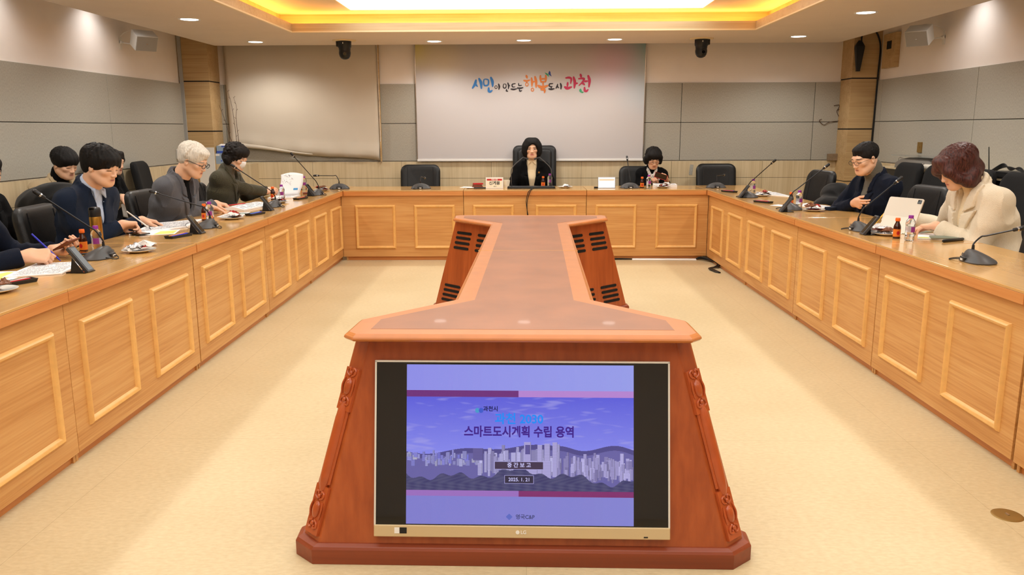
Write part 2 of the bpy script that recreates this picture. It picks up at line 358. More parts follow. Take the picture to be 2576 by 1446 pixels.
# downlights
def spot(loc, W, blend=.6, size=150, col=(1, .95, .88)):
    l = bpy.data.lights.new('spot', 'SPOT'); l.energy = W; l.spot_size = R(size); l.spot_blend = blend; l.shadow_soft_size = .09; l.color = col
    o = bpy.data.objects.new('spot', l); SC.collection.objects.link(o); o.location = loc; return o
DL = [(-3.10, 7.63, 'nearest the left wall speaker'), (-3.14, 9.58, 'in front of the beige roller blind'), (-1.07, 9.62, 'above the left edge of the banner'), (-.03, 9.57, 'above the middle of the banner'), (1.01, 9.52, 'above the right side of the banner'),
      (3.03, 9.32, 'in front of the right grey wall panels'), (3.0, 7.45, 'nearest the right wall speaker'), (-3.1, 5.68, ''), (3.0, 5.5, ''), (-3.1, 3.7, ''), (3.0, 3.55, ''), (-3.1, 1.6, ''), (3.0, 1.6, '')]
d0 = thing('downlight', '', 'downlight', (0, 0, 0), group='round recessed ceiling downlights')
part('lamp_disc', MB().lathe([(.001, -.004), (.078, -.004), (.078, .0), (.001, 0)], 28), 'lamp_disc', d0)
part('trim_ring', MB().lathe([(.08, -.003), (.096, -.007), (.1, 0), (.08, 0)], 28), 'white_plastic', d0)
for k, (x, y, lb) in enumerate(DL):
    lb = 'round recessed ceiling downlight ' + (lb or f'outside the picture over the {"left" if x < 0 else "right"} table')
    if k < 7:
        if k == 0: d0.location = (x, y, ZC); d0['label'] = lb
        else: dup(d0, lb, (x, y, ZC))
    spot((x, y, ZC-.03), SPOT_W*(.75 if 1 < k < 5 else 1))
for sx, ys_ in ((-1, (8.0, 6.5, 5.0, 3.3)), (1, (7.85, 6.3, 4.8, 3.2))):
    for y in ys_: spot((sx*4.0, y, ZT-.03), 24, 1.0, 120, (1, .96, .92))
# ---------------------------------------------------------------- ring of conference tables
TZ = .79
def table_unit(label, loc, rz, L=1.4, topL=None, frames=((.105, .595), (.805, 1.295)), top0=0, D=.6, pl=0, pr=0):
    """local: length +x, face towards -y, depth +y"""
    t = thing('conference_table', label, 'table', loc, rz, TF, 'honey wood conference table units')
    x0, x1 = top0, top0+(topL or L)
    part('tabletop', MB().box(x0+.0015, x1-.0015, -.03, D, TZ-.012, TZ), 'desk_top', t, bevel=.002)
    part('edge_band', MB().box(x0+.0015, x1-.0015, -.0305, D-.01, TZ-.058, TZ-.0125), 'desk_edge', t, bevel=.0015)
    part('front_panel', MB().box(.0015-pl, L-.0015+pr, 0, .02, .045, TZ-.058), 'desk_wood', t, bevel=.001)
    part('plinth', MB().box(.004, L-.004, .03, .05, 0, .05), 'desk_edge', t)
    s = MB(); s.box(.0015, .02, .02, D-.03, .0, TZ-.058); part('side_panel', s, 'desk_wood', t)
    s = MB(); s.box(L-.02, L-.0015, .02, D-.03, .0, TZ-.058); part('side_panel', s, 'desk_wood', t)
    for a, b in frames:
        m = MB(); z0, z1 = .133, .627; wd = .034
        prof = [(0, 0), (wd*.12, -.012), (wd*.38, -.018), (wd*.66, -.014), (wd*.85, -.006), (wd, 0)]
        rings = []
        for (cx, cz, sx, sz) in ((a, z0, 1, 1), (b, z0, -1, 1), (b, z1, -1, -1), (a, z1, 1, -1)):
            rings.append([(cx+sx*u, v, cz+sz*u) for u, v in prof])
        rings.append(rings[0]); m.loft(rings, False, False, True)
        part('panel_moulding', m, 'moulding_wood', t)
    return t
FR = ((.105, .595), (.805, 1.295))
LX, RX, BY = -1.96, 2.135, 8.905
lbl = ['left row table unit at the far corner, beside the masked woman', 'left row table unit with the white haired man', 'left row table unit with the man in the navy jacket', 'left row table unit nearest the camera, under the hand with the blue pen', 'left row table unit cut off by the picture edge']
ys = [(8.965, 1.4, 1.985-1.4), (7.565, 1.4, 0), (6.16, 1.4, 0), (4.75, 1.4, 0), (3.35, 1.4, 0)]
for i, (y1, L, ex) in enumerate(ys):
    # local +x -> +y after +90 deg
    y0 = y1-L-(0 if i else .0)
    table_unit(lbl[i], (LX, y0, 0), 90, L, L+ex if ex else L, FR)
rbl = ['right row table unit at the far corner, with the empty chair behind', 'right row table unit with the man in glasses, arms folded', 'right row table unit with the white propped tablet', 'right row table unit nearest the camera, carrying only a microphone', 'right row table unit cut off at the picture corner']
ry = [8.82, 7.435, 6.04, 4.645, 3.24]
for i, y1 in enumerate(ry):
    if i == 0: table_unit(rbl[i], (RX, 8.925, 0), -90, 1.49, 1.49+.60, ((.195, .685), (.895, 1.39)), top0=-.60)
    else: table_unit(rbl[i], (RX, y1, 0), -90, 1.39, None, ((.10, .59), (.80, 1.29)))
for x, L_, fr, lb in ((-1.927, 1.333, ((.118, .570), (.778, 1.236)), 'back row table unit before the left empty chair'), (-.592, 1.366, ((.1, .56), (.80, 1.26)), 'centre back row table unit with the name plate'), (.776, 1.325, ((.1, .56), (.78, 1.24)), 'back row table unit before the woman in glasses')):
    table_unit(lb, (x, BY, 0), 0, L_, None, fr, pl=.03 if x < -1 else 0, pr=.03 if x > .7 else 0)

# ---------------------------------------------------------------- centre console with the sunken monitor
KX, KM = -.05, 4.45
kc = thing('console_table', 'long reddish wood bone shaped console table with a monitor set in its front', 'console table', (KX, KM, 0), 0, KF)
KZ = .785
def bone(s=0.0, hw=.64, hwf=.57, ye=1.87, yc=1.83, ys_=1.62, neck=.29, yn=1.33):
    """outline, CCW, inset by s"""
    hw -= s; hwf -= s*.6; ye -= s; yc -= s*.5; neck -= s; yn_ = yn+s*.15; ys_ -= 0
    q = [(hwf, -ye), (hw, -yc), (hw*.985, -ys_-.02), (neck, -yn_), (neck, yn_), (hw*.985, ys_+.02), (hw, yc), (hwf, ye)]
    return q+[(-x, y) for x, y in reversed(q)]
BO = dict(hw=.604, hwf=.567, ye=1.885, yc=1.845, ys_=1.64, neck=.283, yn=1.31)
rings = []
for s_, z in ((.075, .744), (.062, .746), (.022, .757), (.006, .762), (0, .769), (.003, .776), (.008, .779), (.010, .7805), (.018, KZ)):
    rings.append([(x, y, z) for x, y in bone(s_, **BO)])
m = MB().loft(rings, True, True, False)
part('top_slab', m, 'console_edge', kc, bevel=.002)
inl = bone(.085, **BO)
# keep neck inlay wide
m = MB().prism(inl, KZ-.004, KZ+.0006); part('top_inlay', m, 'console_inlay', kc)
part('joint_line', MB().box(-.28, .28, -.003, 0, KZ-.002, KZ+.0012), 'moulding_wood', kc)
def ped_outline(hw, hwf, ye, yc, yo, yi, wi): # near pedestal (front towards -y)
    return [(hwf, -ye), (hw, -yc), (hw+.005, -yo), (wi, -yi), (-wi, -yi), (-hw-.005, -yo), (-hw, -yc), (-hwf, -ye)]
PB, PT = (.767, .697, 1.956, 1.89, 1.845, 1.44, .34), (.578, .525, 1.800, 1.75, 1.735, 1.39, .215)
def pedestal(sg):
    f = lambda P: [(x, y*(-sg)) for x, y in P]
    fl = (lambda P: P) if sg < 0 else (lambda P: list(reversed(P)))
    b0 = fl([(x, y if sg < 0 else -y) for x, y in ped_outline(*PB)])
    b1 = fl([(x, y if sg < 0 else -y) for x, y in ped_outline(*PT)])
    m = MB().prism(b0, .055, .746, top=b1); part('pedestal', m, 'console_wood', kc, bevel=.003)
    rings = []
    for e, z in ((.022, 0), (.022, .052), (.016, .062), (.002, .068)):
        rings.append([(x, y, z) for x, y in fl([(x, y if sg < 0 else -y) for x, y in ped_outline(PB[0]+e, PB[1]+e*.8, PB[2]+e, PB[3]+e, PB[4]-.01, PB[5]-e, PB[6])])])
    part('plinth', MB().loft(rings, True, True, False), 'console_plinth', kc, bevel=.0015)
pedestal(-1); pedestal(1)
# louvre slots on the inward faces of the far pedestal and near pedestal
def slots(sg, sx):
    # inward face between (hw,-yi-.17) and (wi,-yi): bottom/top
    y_ = lambda v: (v if sg < 0 else -v)
    A0 = Vector((sx*(PB[0]+.005), y_(-PB[4]), .055)); B0 = Vector((sx*PB[6], y_(-PB[5]), .055)); A1 = Vector((sx*(PT[0]+.005), y_(-PT[4]), .746)); B1 = Vector((sx*PT[6], y_(-PT[5]), .746))
    n = (B0-A0).cross(A1-A0).normalized()
    if n.y*(1 if sg < 0 else -1) < 0: n = -n
    for row in (.10, .157, .214, .271, .715, .772, .829, .886):
        for c0, c1 in ((.10, .42), (.56, .88)):
            P = lambda u, v: (A0.lerp(B0, u)).lerp(A1.lerp(B1, u), v)
            a, b = P(c0, row), P(c1, row); d = (b-a).normalized(); up = n.cross(d).normalized(); r = .0105
            ring = []
            for k in range(7): t = PI/2+PI*k/6; ring.append(a+d*(r*math.cos(t)+r)+up*r*math.sin(t))
            for k in range(7): t = -PI/2+PI*k/6; ring.append(b+d*(r*math.cos(t)-r)+up*r*math.sin(t))
            m = MB(); V = [p+n*.004 for p in ring]; V2 = [p-n*.002 for p in ring]; k = len(V)
            m.add([tuple(p) for p in V+V2], [tuple(range(k)), tuple(range(2*k-1, k-1, -1))]+[(i, (i+1) % k, k+(i+1) % k, k+i) for i in range(k)])
            part('vent_slot', m, 'black_gap', kc)
for sx in (-1, 1): slots(1, sx)
# carved strips on the chamfered front corners
def carve(sx, sg=-1):
    a0 = Vector((sx*.732, -1.923, .055)); a1 = Vector((sx*.5515, -1.775, .746)); ax = (a1-a0); Lz = ax.length; ax.normalize()
    tg = Vector((sx*.07, .065, 0)).normalized()       # across the chamfer
    n = tg.cross(ax).normalized()
    if n.y > 0: n = -n
    base = Matrix(((tg.x, ax.x, n.x, a0.x), (tg.y, ax.y, n.y, a0.y), (tg.z, ax.z, n.z, a0.z), (0, 0, 0, 1)))   # local x across, y up, z out
    m = MB()
    def B(x0, x1, y0, y1, h): m.box(x0, x1, y0, y1, -.004, h, M=base)
    hw = .036
    for y0, y1 in ((.03, .20), (.47, .62)):
        B(-hw, hw, y0, y1, .011)
    # long fluted bar
    m.tube([base @ Vector((0, y, .004)) for y in np.linspace(.18, .50, 12)], [.012, .020, .023, .023, .023, .023, .023, .023, .023, .023, .020, .012], 12)
    for s in (-1, 1): m.tube([base @ Vector((s*.024, y, .004)) for y in (.21, .47)], .006, 8)
    for yc in (.115, .555):
        m.ball((0, yc, .010), (.019, .032, .014), 16, 10, base)
        for s in (-1, 1):
            for dy in (-1, 1):
                P = [base @ Vector(v) for v in ((s*.004, yc+dy*.036, .012), (s*.020, yc+dy*.044, .013), (s*.023, yc+dy*.058, .012), (s*.010, yc+dy*.064, .013), (s*.006, yc+dy*.052, .012))]
                m.tube(bez(P, 5), [.003]+[.0042]*19+[.002], 8)
            m.tube(bez([base @ Vector((s*.026, yc-.03, .012)), base @ Vector((s*.031, yc, .015)), base @ Vector((s*.026, yc+.03, .012))], 6), .0035, 8)
        for dy in (-1, 1): m.ball((0, yc+dy*.047, .014), (.008, .009, .006), 12, 8, base)
    return m
for sx in (-1, 1): part('carved_corner', carve(sx), 'carved_wood', kc)
# monitor in the near face
fa = math.atan2(.156, .691)                  # lean of the face
yz0 = -1.956                                 # face at z=.055
tvM = KF @ Matrix.Translation((KX, KM+yz0+ (.10-.055)*math.tan(fa)-.004, .10)) @ Matrix.Rotation(-fa, 4, 'X')
tv = tag(bpy.data.objects.new('monitor', None), 'flat monitor showing a blue presentation slide, set into the front of the reddish console', 'monitor')
SC.collection.objects.link(tv); tv.matrix_world = tvM
TW, TH = .9975, .593
m = MB(); m.box(-TW/2, TW/2, -.018, -.002, 0, TH); part('casing', m, 'black_gloss', tv, bevel=.004)
m = MB(); m.box(-TW/2-.002, -TW/2+.004, -.0215, -.002, .03, TH); m.box(TW/2-.004, TW/2+.002, -.0215, -.002, .03, TH); m.box(-TW/2-.002, TW/2+.002, -.0215, -.002, TH-.004, TH+.002); part('bezel_rim', m, 'silver_rim', tv)
m = MB(); m.box(-TW/2-.002, TW/2+.002, -.0240, -.002, -.002, .038); part('chin', m, 'champagne', tv, bevel=.003)
# ---------------------------------------------------------------- signed distance modelling (bodies, clothes, hair)
V3 = lambda *a: np.array(a, dtype=np.float64)
def nrm(v): v = np.asarray(v, float); return v/(np.linalg.norm(v)+1e-12)
class SD:
    def __init__(s, lo, hi, h):
        s.h = h; s.lo = np.asarray(lo, float); s.n = np.ceil((np.asarray(hi)-s.lo)/h).astype(int)+1
        s.F = np.full(s.n, .25, np.float32)
    def _reg(s, lo, hi):
        a = np.maximum(np.floor((lo-s.lo)/s.h).astype(int), 0); b = np.minimum(np.ceil((hi-s.lo)/s.h).astype(int)+1, s.n)
        if np.any(b <= a): return None
        sl = tuple(slice(a[i], b[i]) for i in range(3))
        ax = [(s.lo[i]+np.arange(a[i], b[i])*s.h).astype(np.float32) for i in range(3)]
        return sl, ax[0][:, None, None], ax[1][None, :, None], ax[2][None, None, :]
    def comb(s, sl, d, k, op):
        f = s.F[sl]
        if op == 'u':
            if k > 0: q = np.maximum(k-np.abs(f-d), 0)/k; r = np.minimum(f, d)-q*q*k*.25
            else: r = np.minimum(f, d)
        else:
            d = -d
            if k > 0: q = np.maximum(k-np.abs(f-d), 0)/k; r = np.maximum(f, d)+q*q*k*.25
            else: r = np.maximum(f, d)
        s.F[sl] = r
    def cap(s, a, b, ra, rb=None, k=.01, op='u'):
        rb = ra if rb is None else rb; a = np.asarray(a, float); b = np.asarray(b, float); m = max(ra, rb)+k+3*s.h
        g = s._reg(np.minimum(a, b)-m, np.maximum(a, b)+m)
        if g is None: return
        sl, X, Y, Z = g; ab = b-a; L = float(ab@ab)+1e-12
        t = np.clip(((X-a[0])*ab[0]+(Y-a[1])*ab[1]+(Z-a[2])*ab[2])/L, 0, 1)
        d = np.sqrt((X-a[0]-t*ab[0])**2+(Y-a[1]-t*ab[1])**2+(Z-a[2]-t*ab[2])**2)-(ra+(rb-ra)*t)
        s.comb(sl, d, k, op)
    def chain(s, P, r, k=.01, op='u'):
        for i in range(len(P)-1): s.cap(P[i], P[i+1], r[i] if hasattr(r, '__len__') else r, r[i+1] if hasattr(r, '__len__') else r, k, op)
    def ell(s, c, r, B=None, k=.01, op='u'):
        """ellipsoid; B rows = local axes"""
        c = np.asarray(c, float); r = np.asarray(r, float); B = np.eye(3) if B is None else B
        ext = np.sqrt(((B*r[:, None])**2).sum(0))+k+3*s.h
        g = s._reg(c-ext, c+ext)
        if g is None: return
        sl, X, Y, Z = g; X = X-c[0]; Y = Y-c[1]; Z = Z-c[2]
        q = [(X*B[i, 0]+Y*B[i, 1]+Z*B[i, 2])/r[i] for i in range(3)]
        k0 = np.sqrt(q[0]**2+q[1]**2+q[2]**2); k1 = np.sqrt((q[0]/r[0])**2+(q[1]/r[1])**2+(q[2]/r[2])**2)+1e-9
        d = np.where(k0 < .05, -min(r), k0*(k0-1)/k1); s.comb(sl, d, k, op)
    def ecap(s, a, b, ra, rb, side, asp, k=.03, op='u'):
        """capsule stretched by asp along `side`; ra, rb are the thin radii"""
        a = np.asarray(a, float); b = np.asarray(b, float); m = max(ra, rb)*max(asp, 1)+k+3*s.h
        g = s._reg(np.minimum(a, b)-m, np.maximum(a, b)+m)
        if g is None: return
        sl, X, Y, Z = g; side = nrm(side); ab = b-a; ab = ab-side*(ab@side)*(1-1/asp); L = float(ab@ab)+1e-12
        X = X-a[0]; Y = Y-a[1]; Z = Z-a[2]; p = (X*side[0]+Y*side[1]+Z*side[2])*(1-1/asp)
        X = X-p*side[0]; Y = Y-p*side[1]; Z = Z-p*side[2]
        t = np.clip((X*ab[0]+Y*ab[1]+Z*ab[2])/L, 0, 1)
        d = np.sqrt((X-t*ab[0])**2+(Y-t*ab[1])**2+(Z-t*ab[2])**2)-(ra+(rb-ra)*t); s.comb(sl, d, k, op)
    def box(s, c, hs, B, r=.01, k=.005, op='u'):
        c = np.asarray(c, float); hs = np.asarray(hs, float); ext = np.abs(B.T) @ hs+r+k+3*s.h
        g = s._reg(c-ext, c+ext)
        if g is None: return
        sl, X, Y, Z = g; X = X-c[0]; Y = Y-c[1]; Z = Z-c[2]
        q = [np.abs(X*B[i, 0]+Y*B[i, 1]+Z*B[i, 2])-hs[i]+r for i in range(3)]
        d = np.sqrt(sum(np.maximum(v, 0)**2 for v in q))+np.minimum(np.maximum(np.maximum(q[0], q[1]), q[2]), 0)-r; s.comb(sl, d, k, op)
    def fn(s, f, lo, hi, k=.004, op='s'):
        g = s._reg(np.asarray(lo), np.asarray(hi))
        if g is None: return
        s.comb(g[0], f(g[1], g[2], g[3]).astype(np.float32), k, op)
    def disp(s, f):
        g = s._reg(s.lo, s.lo+s.n*s.h); near = s.F < .03
        X, Y, Z = np.broadcast_arrays(g[1], g[2], g[3]); s.F[near] += f(X[near], Y[near], Z[near])
    def mesh(s):
        F = s.F; F[0] = F[-1] = .2; F[:, 0] = F[:, -1] = .2; F[:, :, 0] = F[:, :, -1] = .2
        I = F < 0; nx, ny, nz = F.shape; C = np.zeros((nx-1, ny-1, nz-1), np.uint8)
        for i in (0, 1):
            for j in (0, 1):
                for k in (0, 1): C += I[i:nx-1+i, j:ny-1+j, k:nz-1+k]
        idx = np.argwhere((C > 0) & (C < 8)); ID = np.full(C.shape, -1, np.int64); ID[tuple(idx.T)] = np.arange(len(idx))
        P = np.zeros((len(idx), 3)); W = np.zeros(len(idx)); i, j, k = idx.T
        E = [((0, 0, 0), a) for a in range(3)]
        for ax in range(3):
            o1, o2 = [x for x in range(3) if x != ax]
            for u in (0, 1):
                for v in (0, 1):
                    o = [0, 0, 0]; o[o1] = u; o[o2] = v; e = list(o); e[ax] = 1
                    a = F[i+o[0], j+o[1], k+o[2]]; b = F[i+e[0], j+e[1], k+e[2]]; c = (a < 0) != (b < 0)
                    t = np.where(c, a/np.where(c, a-b, 1), 0); q = np.stack([np.full(len(i), float(x)) for x in o], 1); q[:, ax] += t
                    P += q*c[:, None]; W += c
        P = (P/W[:, None]+idx)*s.h+s.lo; Q = []
        for ax in range(3):
            sl0 = [slice(1, -1)]*3; sl0[ax] = slice(0, -1); sl1 = [slice(1, -1)]*3; sl1[ax] = slice(1, None)
            a = I[tuple(sl0)]; b = I[tuple(sl1)]; o1, o2 = [(ax+1) % 3, (ax+2) % 3]
            for cond, flip in ((a & ~b, False), (~a & b, True)):
                g = np.argwhere(cond)
                if not len(g): continue
                base = g.copy(); base[:, o1] += 1; base[:, o2] += 1
                c = []
                for u, v in ((0, 0), (1, 0), (1, 1), (0, 1)):
                    m = base.copy(); m[:, o1] -= 1-u; m[:, o2] -= 1-v; c.append(ID[tuple(m.T)])
                q = np.stack(c, 1); Q.append(q[:, ::-1] if flip else q)
        return P, np.concatenate(Q)
def join_pieces(L):
    V = []; Fc = []; o = 0
    for v, f in L: V.append(v); Fc.append(f+o); o += len(v)
    return np.concatenate(V), np.concatenate(Fc)
def np_part(name, VF, m, parent, col=None):
    V, F = VF; me = bpy.data.meshes.new(name); me.vertices.add(len(V)); me.vertices.foreach_set('co', V.astype(np.float32).ravel())
    n = len(F); me.loops.add(4*n); me.polygons.add(n); me.loops.foreach_set('vertex_index', F.astype(np.int32).ravel())
    me.polygons.foreach_set('loop_start', np.arange(0, 4*n, 4, dtype=np.int32)); me.polygons.foreach_set('use_smooth', np.ones(n, bool)); me.update(calc_edges=True)
    me.materials.append(MATS[m] if isinstance(m, str) else m)
    if col is not None:
        a = me.color_attributes.new('Col', 'FLOAT_COLOR', 'POINT'); a.data.foreach_set('color', np.concatenate([col, np.ones((len(V), 1))], 1).astype(np.float32).ravel())
    o = bpy.data.objects.new(name, me); SC.collection.objects.link(o)
    if parent: o.parent = parent
    return o
def wav(f, seed=0, n=5):
    rs = np.random.RandomState(seed); D = rs.randn(n, 3); D /= np.linalg.norm(D, axis=1)[:, None]; ph = rs.rand(n)*6.28; sc = f*(1+.8*rs.rand(n))
    def g(X, Y, Z): return sum(np.sin((X*D[i, 0]+Y*D[i, 1]+Z*D[i, 2])*sc[i]+ph[i]+1.2*np.sin((X*D[i, 1]+Y*D[i, 2]+Z*D[i, 0])*sc[i]*.7)) for i in range(n))/n
    return g
def rotm(ax, deg):
    return np.array(Matrix.Rotation(R(deg), 3, ax))
attr_mat('skin', .45, sss=.08, bump=.02); 
HAND = dict(flat=[(12, 8, 6)]*4, relaxed=[(22, 24, 16), (26, 28, 18), (30, 30, 20), (34, 30, 22)], pen=[(38, 48, 22), (52, 58, 30), (62, 66, 40), (66, 68, 44)],
    grip=[(34, 52, 34), (38, 56, 36), (42, 58, 38), (46, 58, 38)], pinch=[(42, 40, 20), (50, 50, 26), (56, 56, 30), (58, 58, 34)], fist=[(78, 88, 50)]*4, spread=[(8, 16, 10), (14, 14, 10), (18, 16, 10), (20, 20, 12)])
def hand(s, W, d, n, right, pose, S, elbow):
    d = nrm(d); n = nrm(n-d*(np.dot(n, d))); t = np.cross(d, n)*(1 if right else -1)
    g = lambda a, b, c: W+(d*a+t*b+n*c)*S
    s.cap(W-nrm(W-elbow)*.05*S, W+d*.008*S, .026*S, .023*S, .02)
    kn = [(.086, .028), (.091, .0095), (.087, -.010), (.079, -.0275)]
    for a, b in kn: s.cap(g(.0, b*.55, .0), g(a-.006, b, -.001), .0165*S, .0115*S, .014*S)
    s.cap(g(.02, .015, .006), g(.06, .0, .007), .012*S, .012*S, .012*S); s.cap(g(.012, -.012, .007), g(.055, -.02, .006), .012*S, .011*S, .012*S)
    ln = [(.043, .026, .021), (.047, .029, .022), (.043, .027, .021), (.034, .021, .019)]; tips = []
    for i, (a, b) in enumerate(kn):
        p = g(a-.008, b, 0); ang = 0; sp = (b*(1.6 if pose == 'spread' else .6)); dd = nrm(d+t*sp)
        for j in range(3):
            ang += HAND[pose][i][j]; q = p+(dd*math.cos(R(ang))+n*math.sin(R(ang)))*ln[i][j]*S
            r = (.0098, .0088, .0078, .0066)
            s.cap(p, q, r[j]*S*(.88 if i == 3 else 1), r[j+1]*S*(.88 if i == 3 else 1), .003*S); p = q
        tips.append(p)
    th = {'flat': (.9, .5, .15, 1, .3, .1), 'spread': (.75, .65, .15, .9, .45, .15), 'relaxed': (.8, .5, .35, .95, .15, .3)}.get(pose, (.7, .42, .55, .95, -.25, .25))
    b0 = g(.016, .024, .004); b1 = b0+(nrm(d*th[0]+t*th[1]+n*th[2]))*.043*S; v = nrm(d*th[3]+t*th[4]+n*th[5]); b2 = b1+v*.034*S; b3 = b2+nrm(v-t*.15+n*.1)*.027*S
    s.cap(b0, b1, .0165*S, .0115*S, .014*S); s.cap(b1, b2, .0112*S, .0102*S, .003*S); s.cap(b2, b3, .0102*S, .0078*S, .003*S)
    return tips, b3
def ik(A, W, l1, l2, pole):
    v = W-A; D = np.linalg.norm(v)
    if D > (l1+l2)*.995: f = D/((l1+l2)*.995); l1 *= f; l2 *= f
    u = v/D; a = (l1*l1-l2*l2+D*D)/(2*D); h = math.sqrt(max(l1*l1-a*a, 1e-6)); p = nrm(pole-u*np.dot(pole, u)); return A+u*a+p*h
SKIN = V3(*lin((224, 178, 146))[:3])
def person(label, loc, rz, S=1.07, lean=12, turn=0, head=(0, 15, 0), neckf=.03, RH=None, LH=None, hair='short', hair_mat='hair_black', cloth='navy', inner=None, innerc='shirt', vdepth=.22, vw=.07, lapel=True, glasses=None, female=False, skin=SKIN, shw=None, collar='lapel', legs='trousers_black', wrinkle=.007, hres=.0034, openc=True, bulk=1.0, mask=False, lips=(176, 92, 84), closed=False, cuff=.02, poleR=None, poleL=None, group=None, eyes='down', headoff=(0, 0, 0), drop=0, ears=True, hs=.97):
    T = thing('person', label, 'person', loc, rz, TF)
    Wi = T.matrix_world.inverted()
    inv = lambda p: np.array(Wi @ (TF @ Vector(p))); invd = lambda v: np.array(Wi.to_3x3() @ (TF.to_3x3() @ Vector(v)))
    ln = R(lean); hip = V3(0, 0, .58*S-drop); up = V3(0, math.sin(ln), math.cos(ln)); fw = V3(0, math.cos(ln), -math.sin(ln))
    Rt = rotm('Z', turn); up = Rt @ up; fw = Rt @ fw; rt = Rt @ V3(1, 0, 0)
    sw = (shw or (.165 if female else .185))*S
    chest = hip+up*.30*S; shc = hip+up*.45*S; nb = shc+up*.045*S+fw*.0
    ears = hair not in ('bob', 'long', 'auburn', 'wavy', 'curly')
    hb = rotm('Z', head[0]) @ rotm('Y', head[2]) @ rotm('X', -head[1])     # local head axes as columns
    hx, hy, hz = hb[:, 0], hb[:, 1], hb[:, 2]
    hc = nb+up*.062*S+fw*neckf*S+hz*.075*S+hy*.01*S+np.array(headoff); B = hb.T
    SH = S*hs
    hp = lambda x, y, z: hc+(hx*x+hy*y+hz*z*.93)*SH; SZ = V3(1, 1, .93)*SH
    # -- head and neck, one surface
    lo = np.minimum(hc-.17*S, nb-.09)-.02; hi = hc+.17*S; lo = np.minimum(lo, nb-.12); hi = np.maximum(hi, nb+.12)
    s = SD(lo, hi, hres); e = .92 if female else 1
    s.ell(hp(0, -.012, .038), V3(.075, .094, .084)*SZ, B, 0); s.ell(hp(0, .022, -.022), V3(.064*e, .070, .082)*SZ, B, .03*S)
    s.cap(hp(-.03*e, .052, -.078), hp(.03*e, .052, -.078), .026*S, .026*S, .03*S)
    s.ell(hp(0, .074, -.095), V3(.024*e, .017, .018)*SZ, B, .022*S)
    for q in (-1, 1):
        s.cap(hp(q*.052*e, .0, -.052), hp(q*.022, .064, -.090), .020*S, .018*S, .025*S)
        s.ell(hp(q*.040, .062, -.014), V3(.024, .020, .020)*SZ, B, .02*S)
        s.ell(hp(q*.033, .100, .012), V3(.019, .017, .0105)*SZ, B, .012*S, 's')
        s.ell(hp(q*.033, .0775, .010), V3(.0155, .0135, .0105)*SZ, B, .004*S)
        if ears:
            s.ell(hp(q*.0765, -.008, -.004), V3(.008, .019, .033)*SZ, B @ rotm('Z', q*18), .006*S)
            s.ell(hp(q*.084, .0, -.002), V3(.005, .010, .017)*SZ, B, .005*S, 's')
        s.ell(hp(q*.0120, .097, -.031), V3(.0088, .009, .0072)*SZ, B, .008*S)
    s.cap(hp(-.032, .078, .032), hp(.032, .078, .032), .0135*S, .0135*S, .016*S)
    s.cap(hp(0, .085, .018), hp(0, .1045, -.026), .0065*S, .0095*S, .014*S)
    s.ell(hp(0, .076, -.056), V3(.028, .018, .022)*SZ, B, .016*S)
    s.cap(hp(-.015, .0880, -.0560), hp(.015, .0880, -.0560), .0045*S, .0045*S, .007*S); s.cap(hp(-.013, .0865, -.0655), hp(.013, .0865, -.0655), .0055*S, .0055*S, .007*S)
    s.cap(hp(-.019, .0965, -.0605), hp(.019, .0965, -.0605), .0042*S, .0042*S, .003*S, 's')
    s.cap(hp(0, -.022, -.045), nb-up*.03, (.050 if female else .060)*S, (.052 if female else .062)*S, .022*S)
    pieces = [s.mesh()]
    # colours on the head
    V = pieces[0][0]; q = (V-hc)/SH; lx, ly, lz = q @ hx, q @ hy, (q @ hz)/.93
    C = np.tile(skin, (len(V), 1))
    def blend(w, c):
        nonlocal C; w = np.clip(w, 0, 1)[:, None]; C = C*(1-w)+V3(*c)*w
    fr = ly > .05
    blend(fr*.14*np.exp(-(((np.abs(lx)-.040)/.02)**2+((lz+.03)/.018)**2)), skin*V3(1.0, .72, .68))
    lipc = lin(lips)[:3]
    blend(fr*.75*np.exp(-((lx/.020)**4+((lz+.0605)/.0095)**4)), lipc)
    blend(fr*(ly > .07)*np.exp(-((lx/.018)**4+((lz+.0605)/.0022)**2)), V3(*lipc)*.3)
    if closed is False and eyes != 'open':
        blend(fr*1.5*np.exp(-(((np.abs(lx)-.034)/.0165)**4+((lz-.0035+12*(np.abs(lx)-.034)**2)/.0028)**2)), lin((42, 30, 26))[:3])
    if eyes == 'open':
        ex = np.abs(lx)-.033; blend(fr*2.0*np.exp(-((ex/.0145)**4+((lz-.010)/.0048)**4)), lin((228, 220, 214))[:3])
        blend(fr*2.5*np.exp(-((ex/.0056)**4+((lz-.010)/.0056)**4)), lin((34, 22, 18))[:3])
        blend(fr*1.6*np.exp(-((ex/.0165)**4+((lz-.0155+10*ex**2)/.0024)**2)), lin((36, 26, 24))[:3])
    blend(fr*1.4*np.exp(-(((np.abs(lx)-.034)/.019)**4+((lz-.0335+8*(np.abs(lx)-.030)**2)/.0042)**2)), V3(*lin((52, 38, 32))[:3]) if hair_mat != 'hair_white' else lin((150, 140, 130))[:3])
    cols = [C]
    # -- arms
    arms = []; A_ = {}
    for side, H, pole in ((1, RH, poleR), (-1, LH, poleL)):
        sh = shc+rt*side*sw-up*.030*S
        if H is None: W = sh+V3(side*.05, .28*S, -.38*S); d = V3(0, .6, -.8); n = V3(-side, 0, 0); pose = 'relaxed'
        else: W = inv(H[0]); d = nrm(invd(H[1])); n = nrm(invd(H[2])); pose = H[3]
        P = invd(pole) if pole is not None else rt*side*.55-V3(0, 0, 1)-fw*.25
        El = ik(sh, W, .285*S, .255*S, P); A_[side] = (sh, El, W, d, n, pose)
        lo = np.minimum(W, W+d*.2*S)-.12*S; hi = np.maximum(W, W+d*.2*S)+.12*S
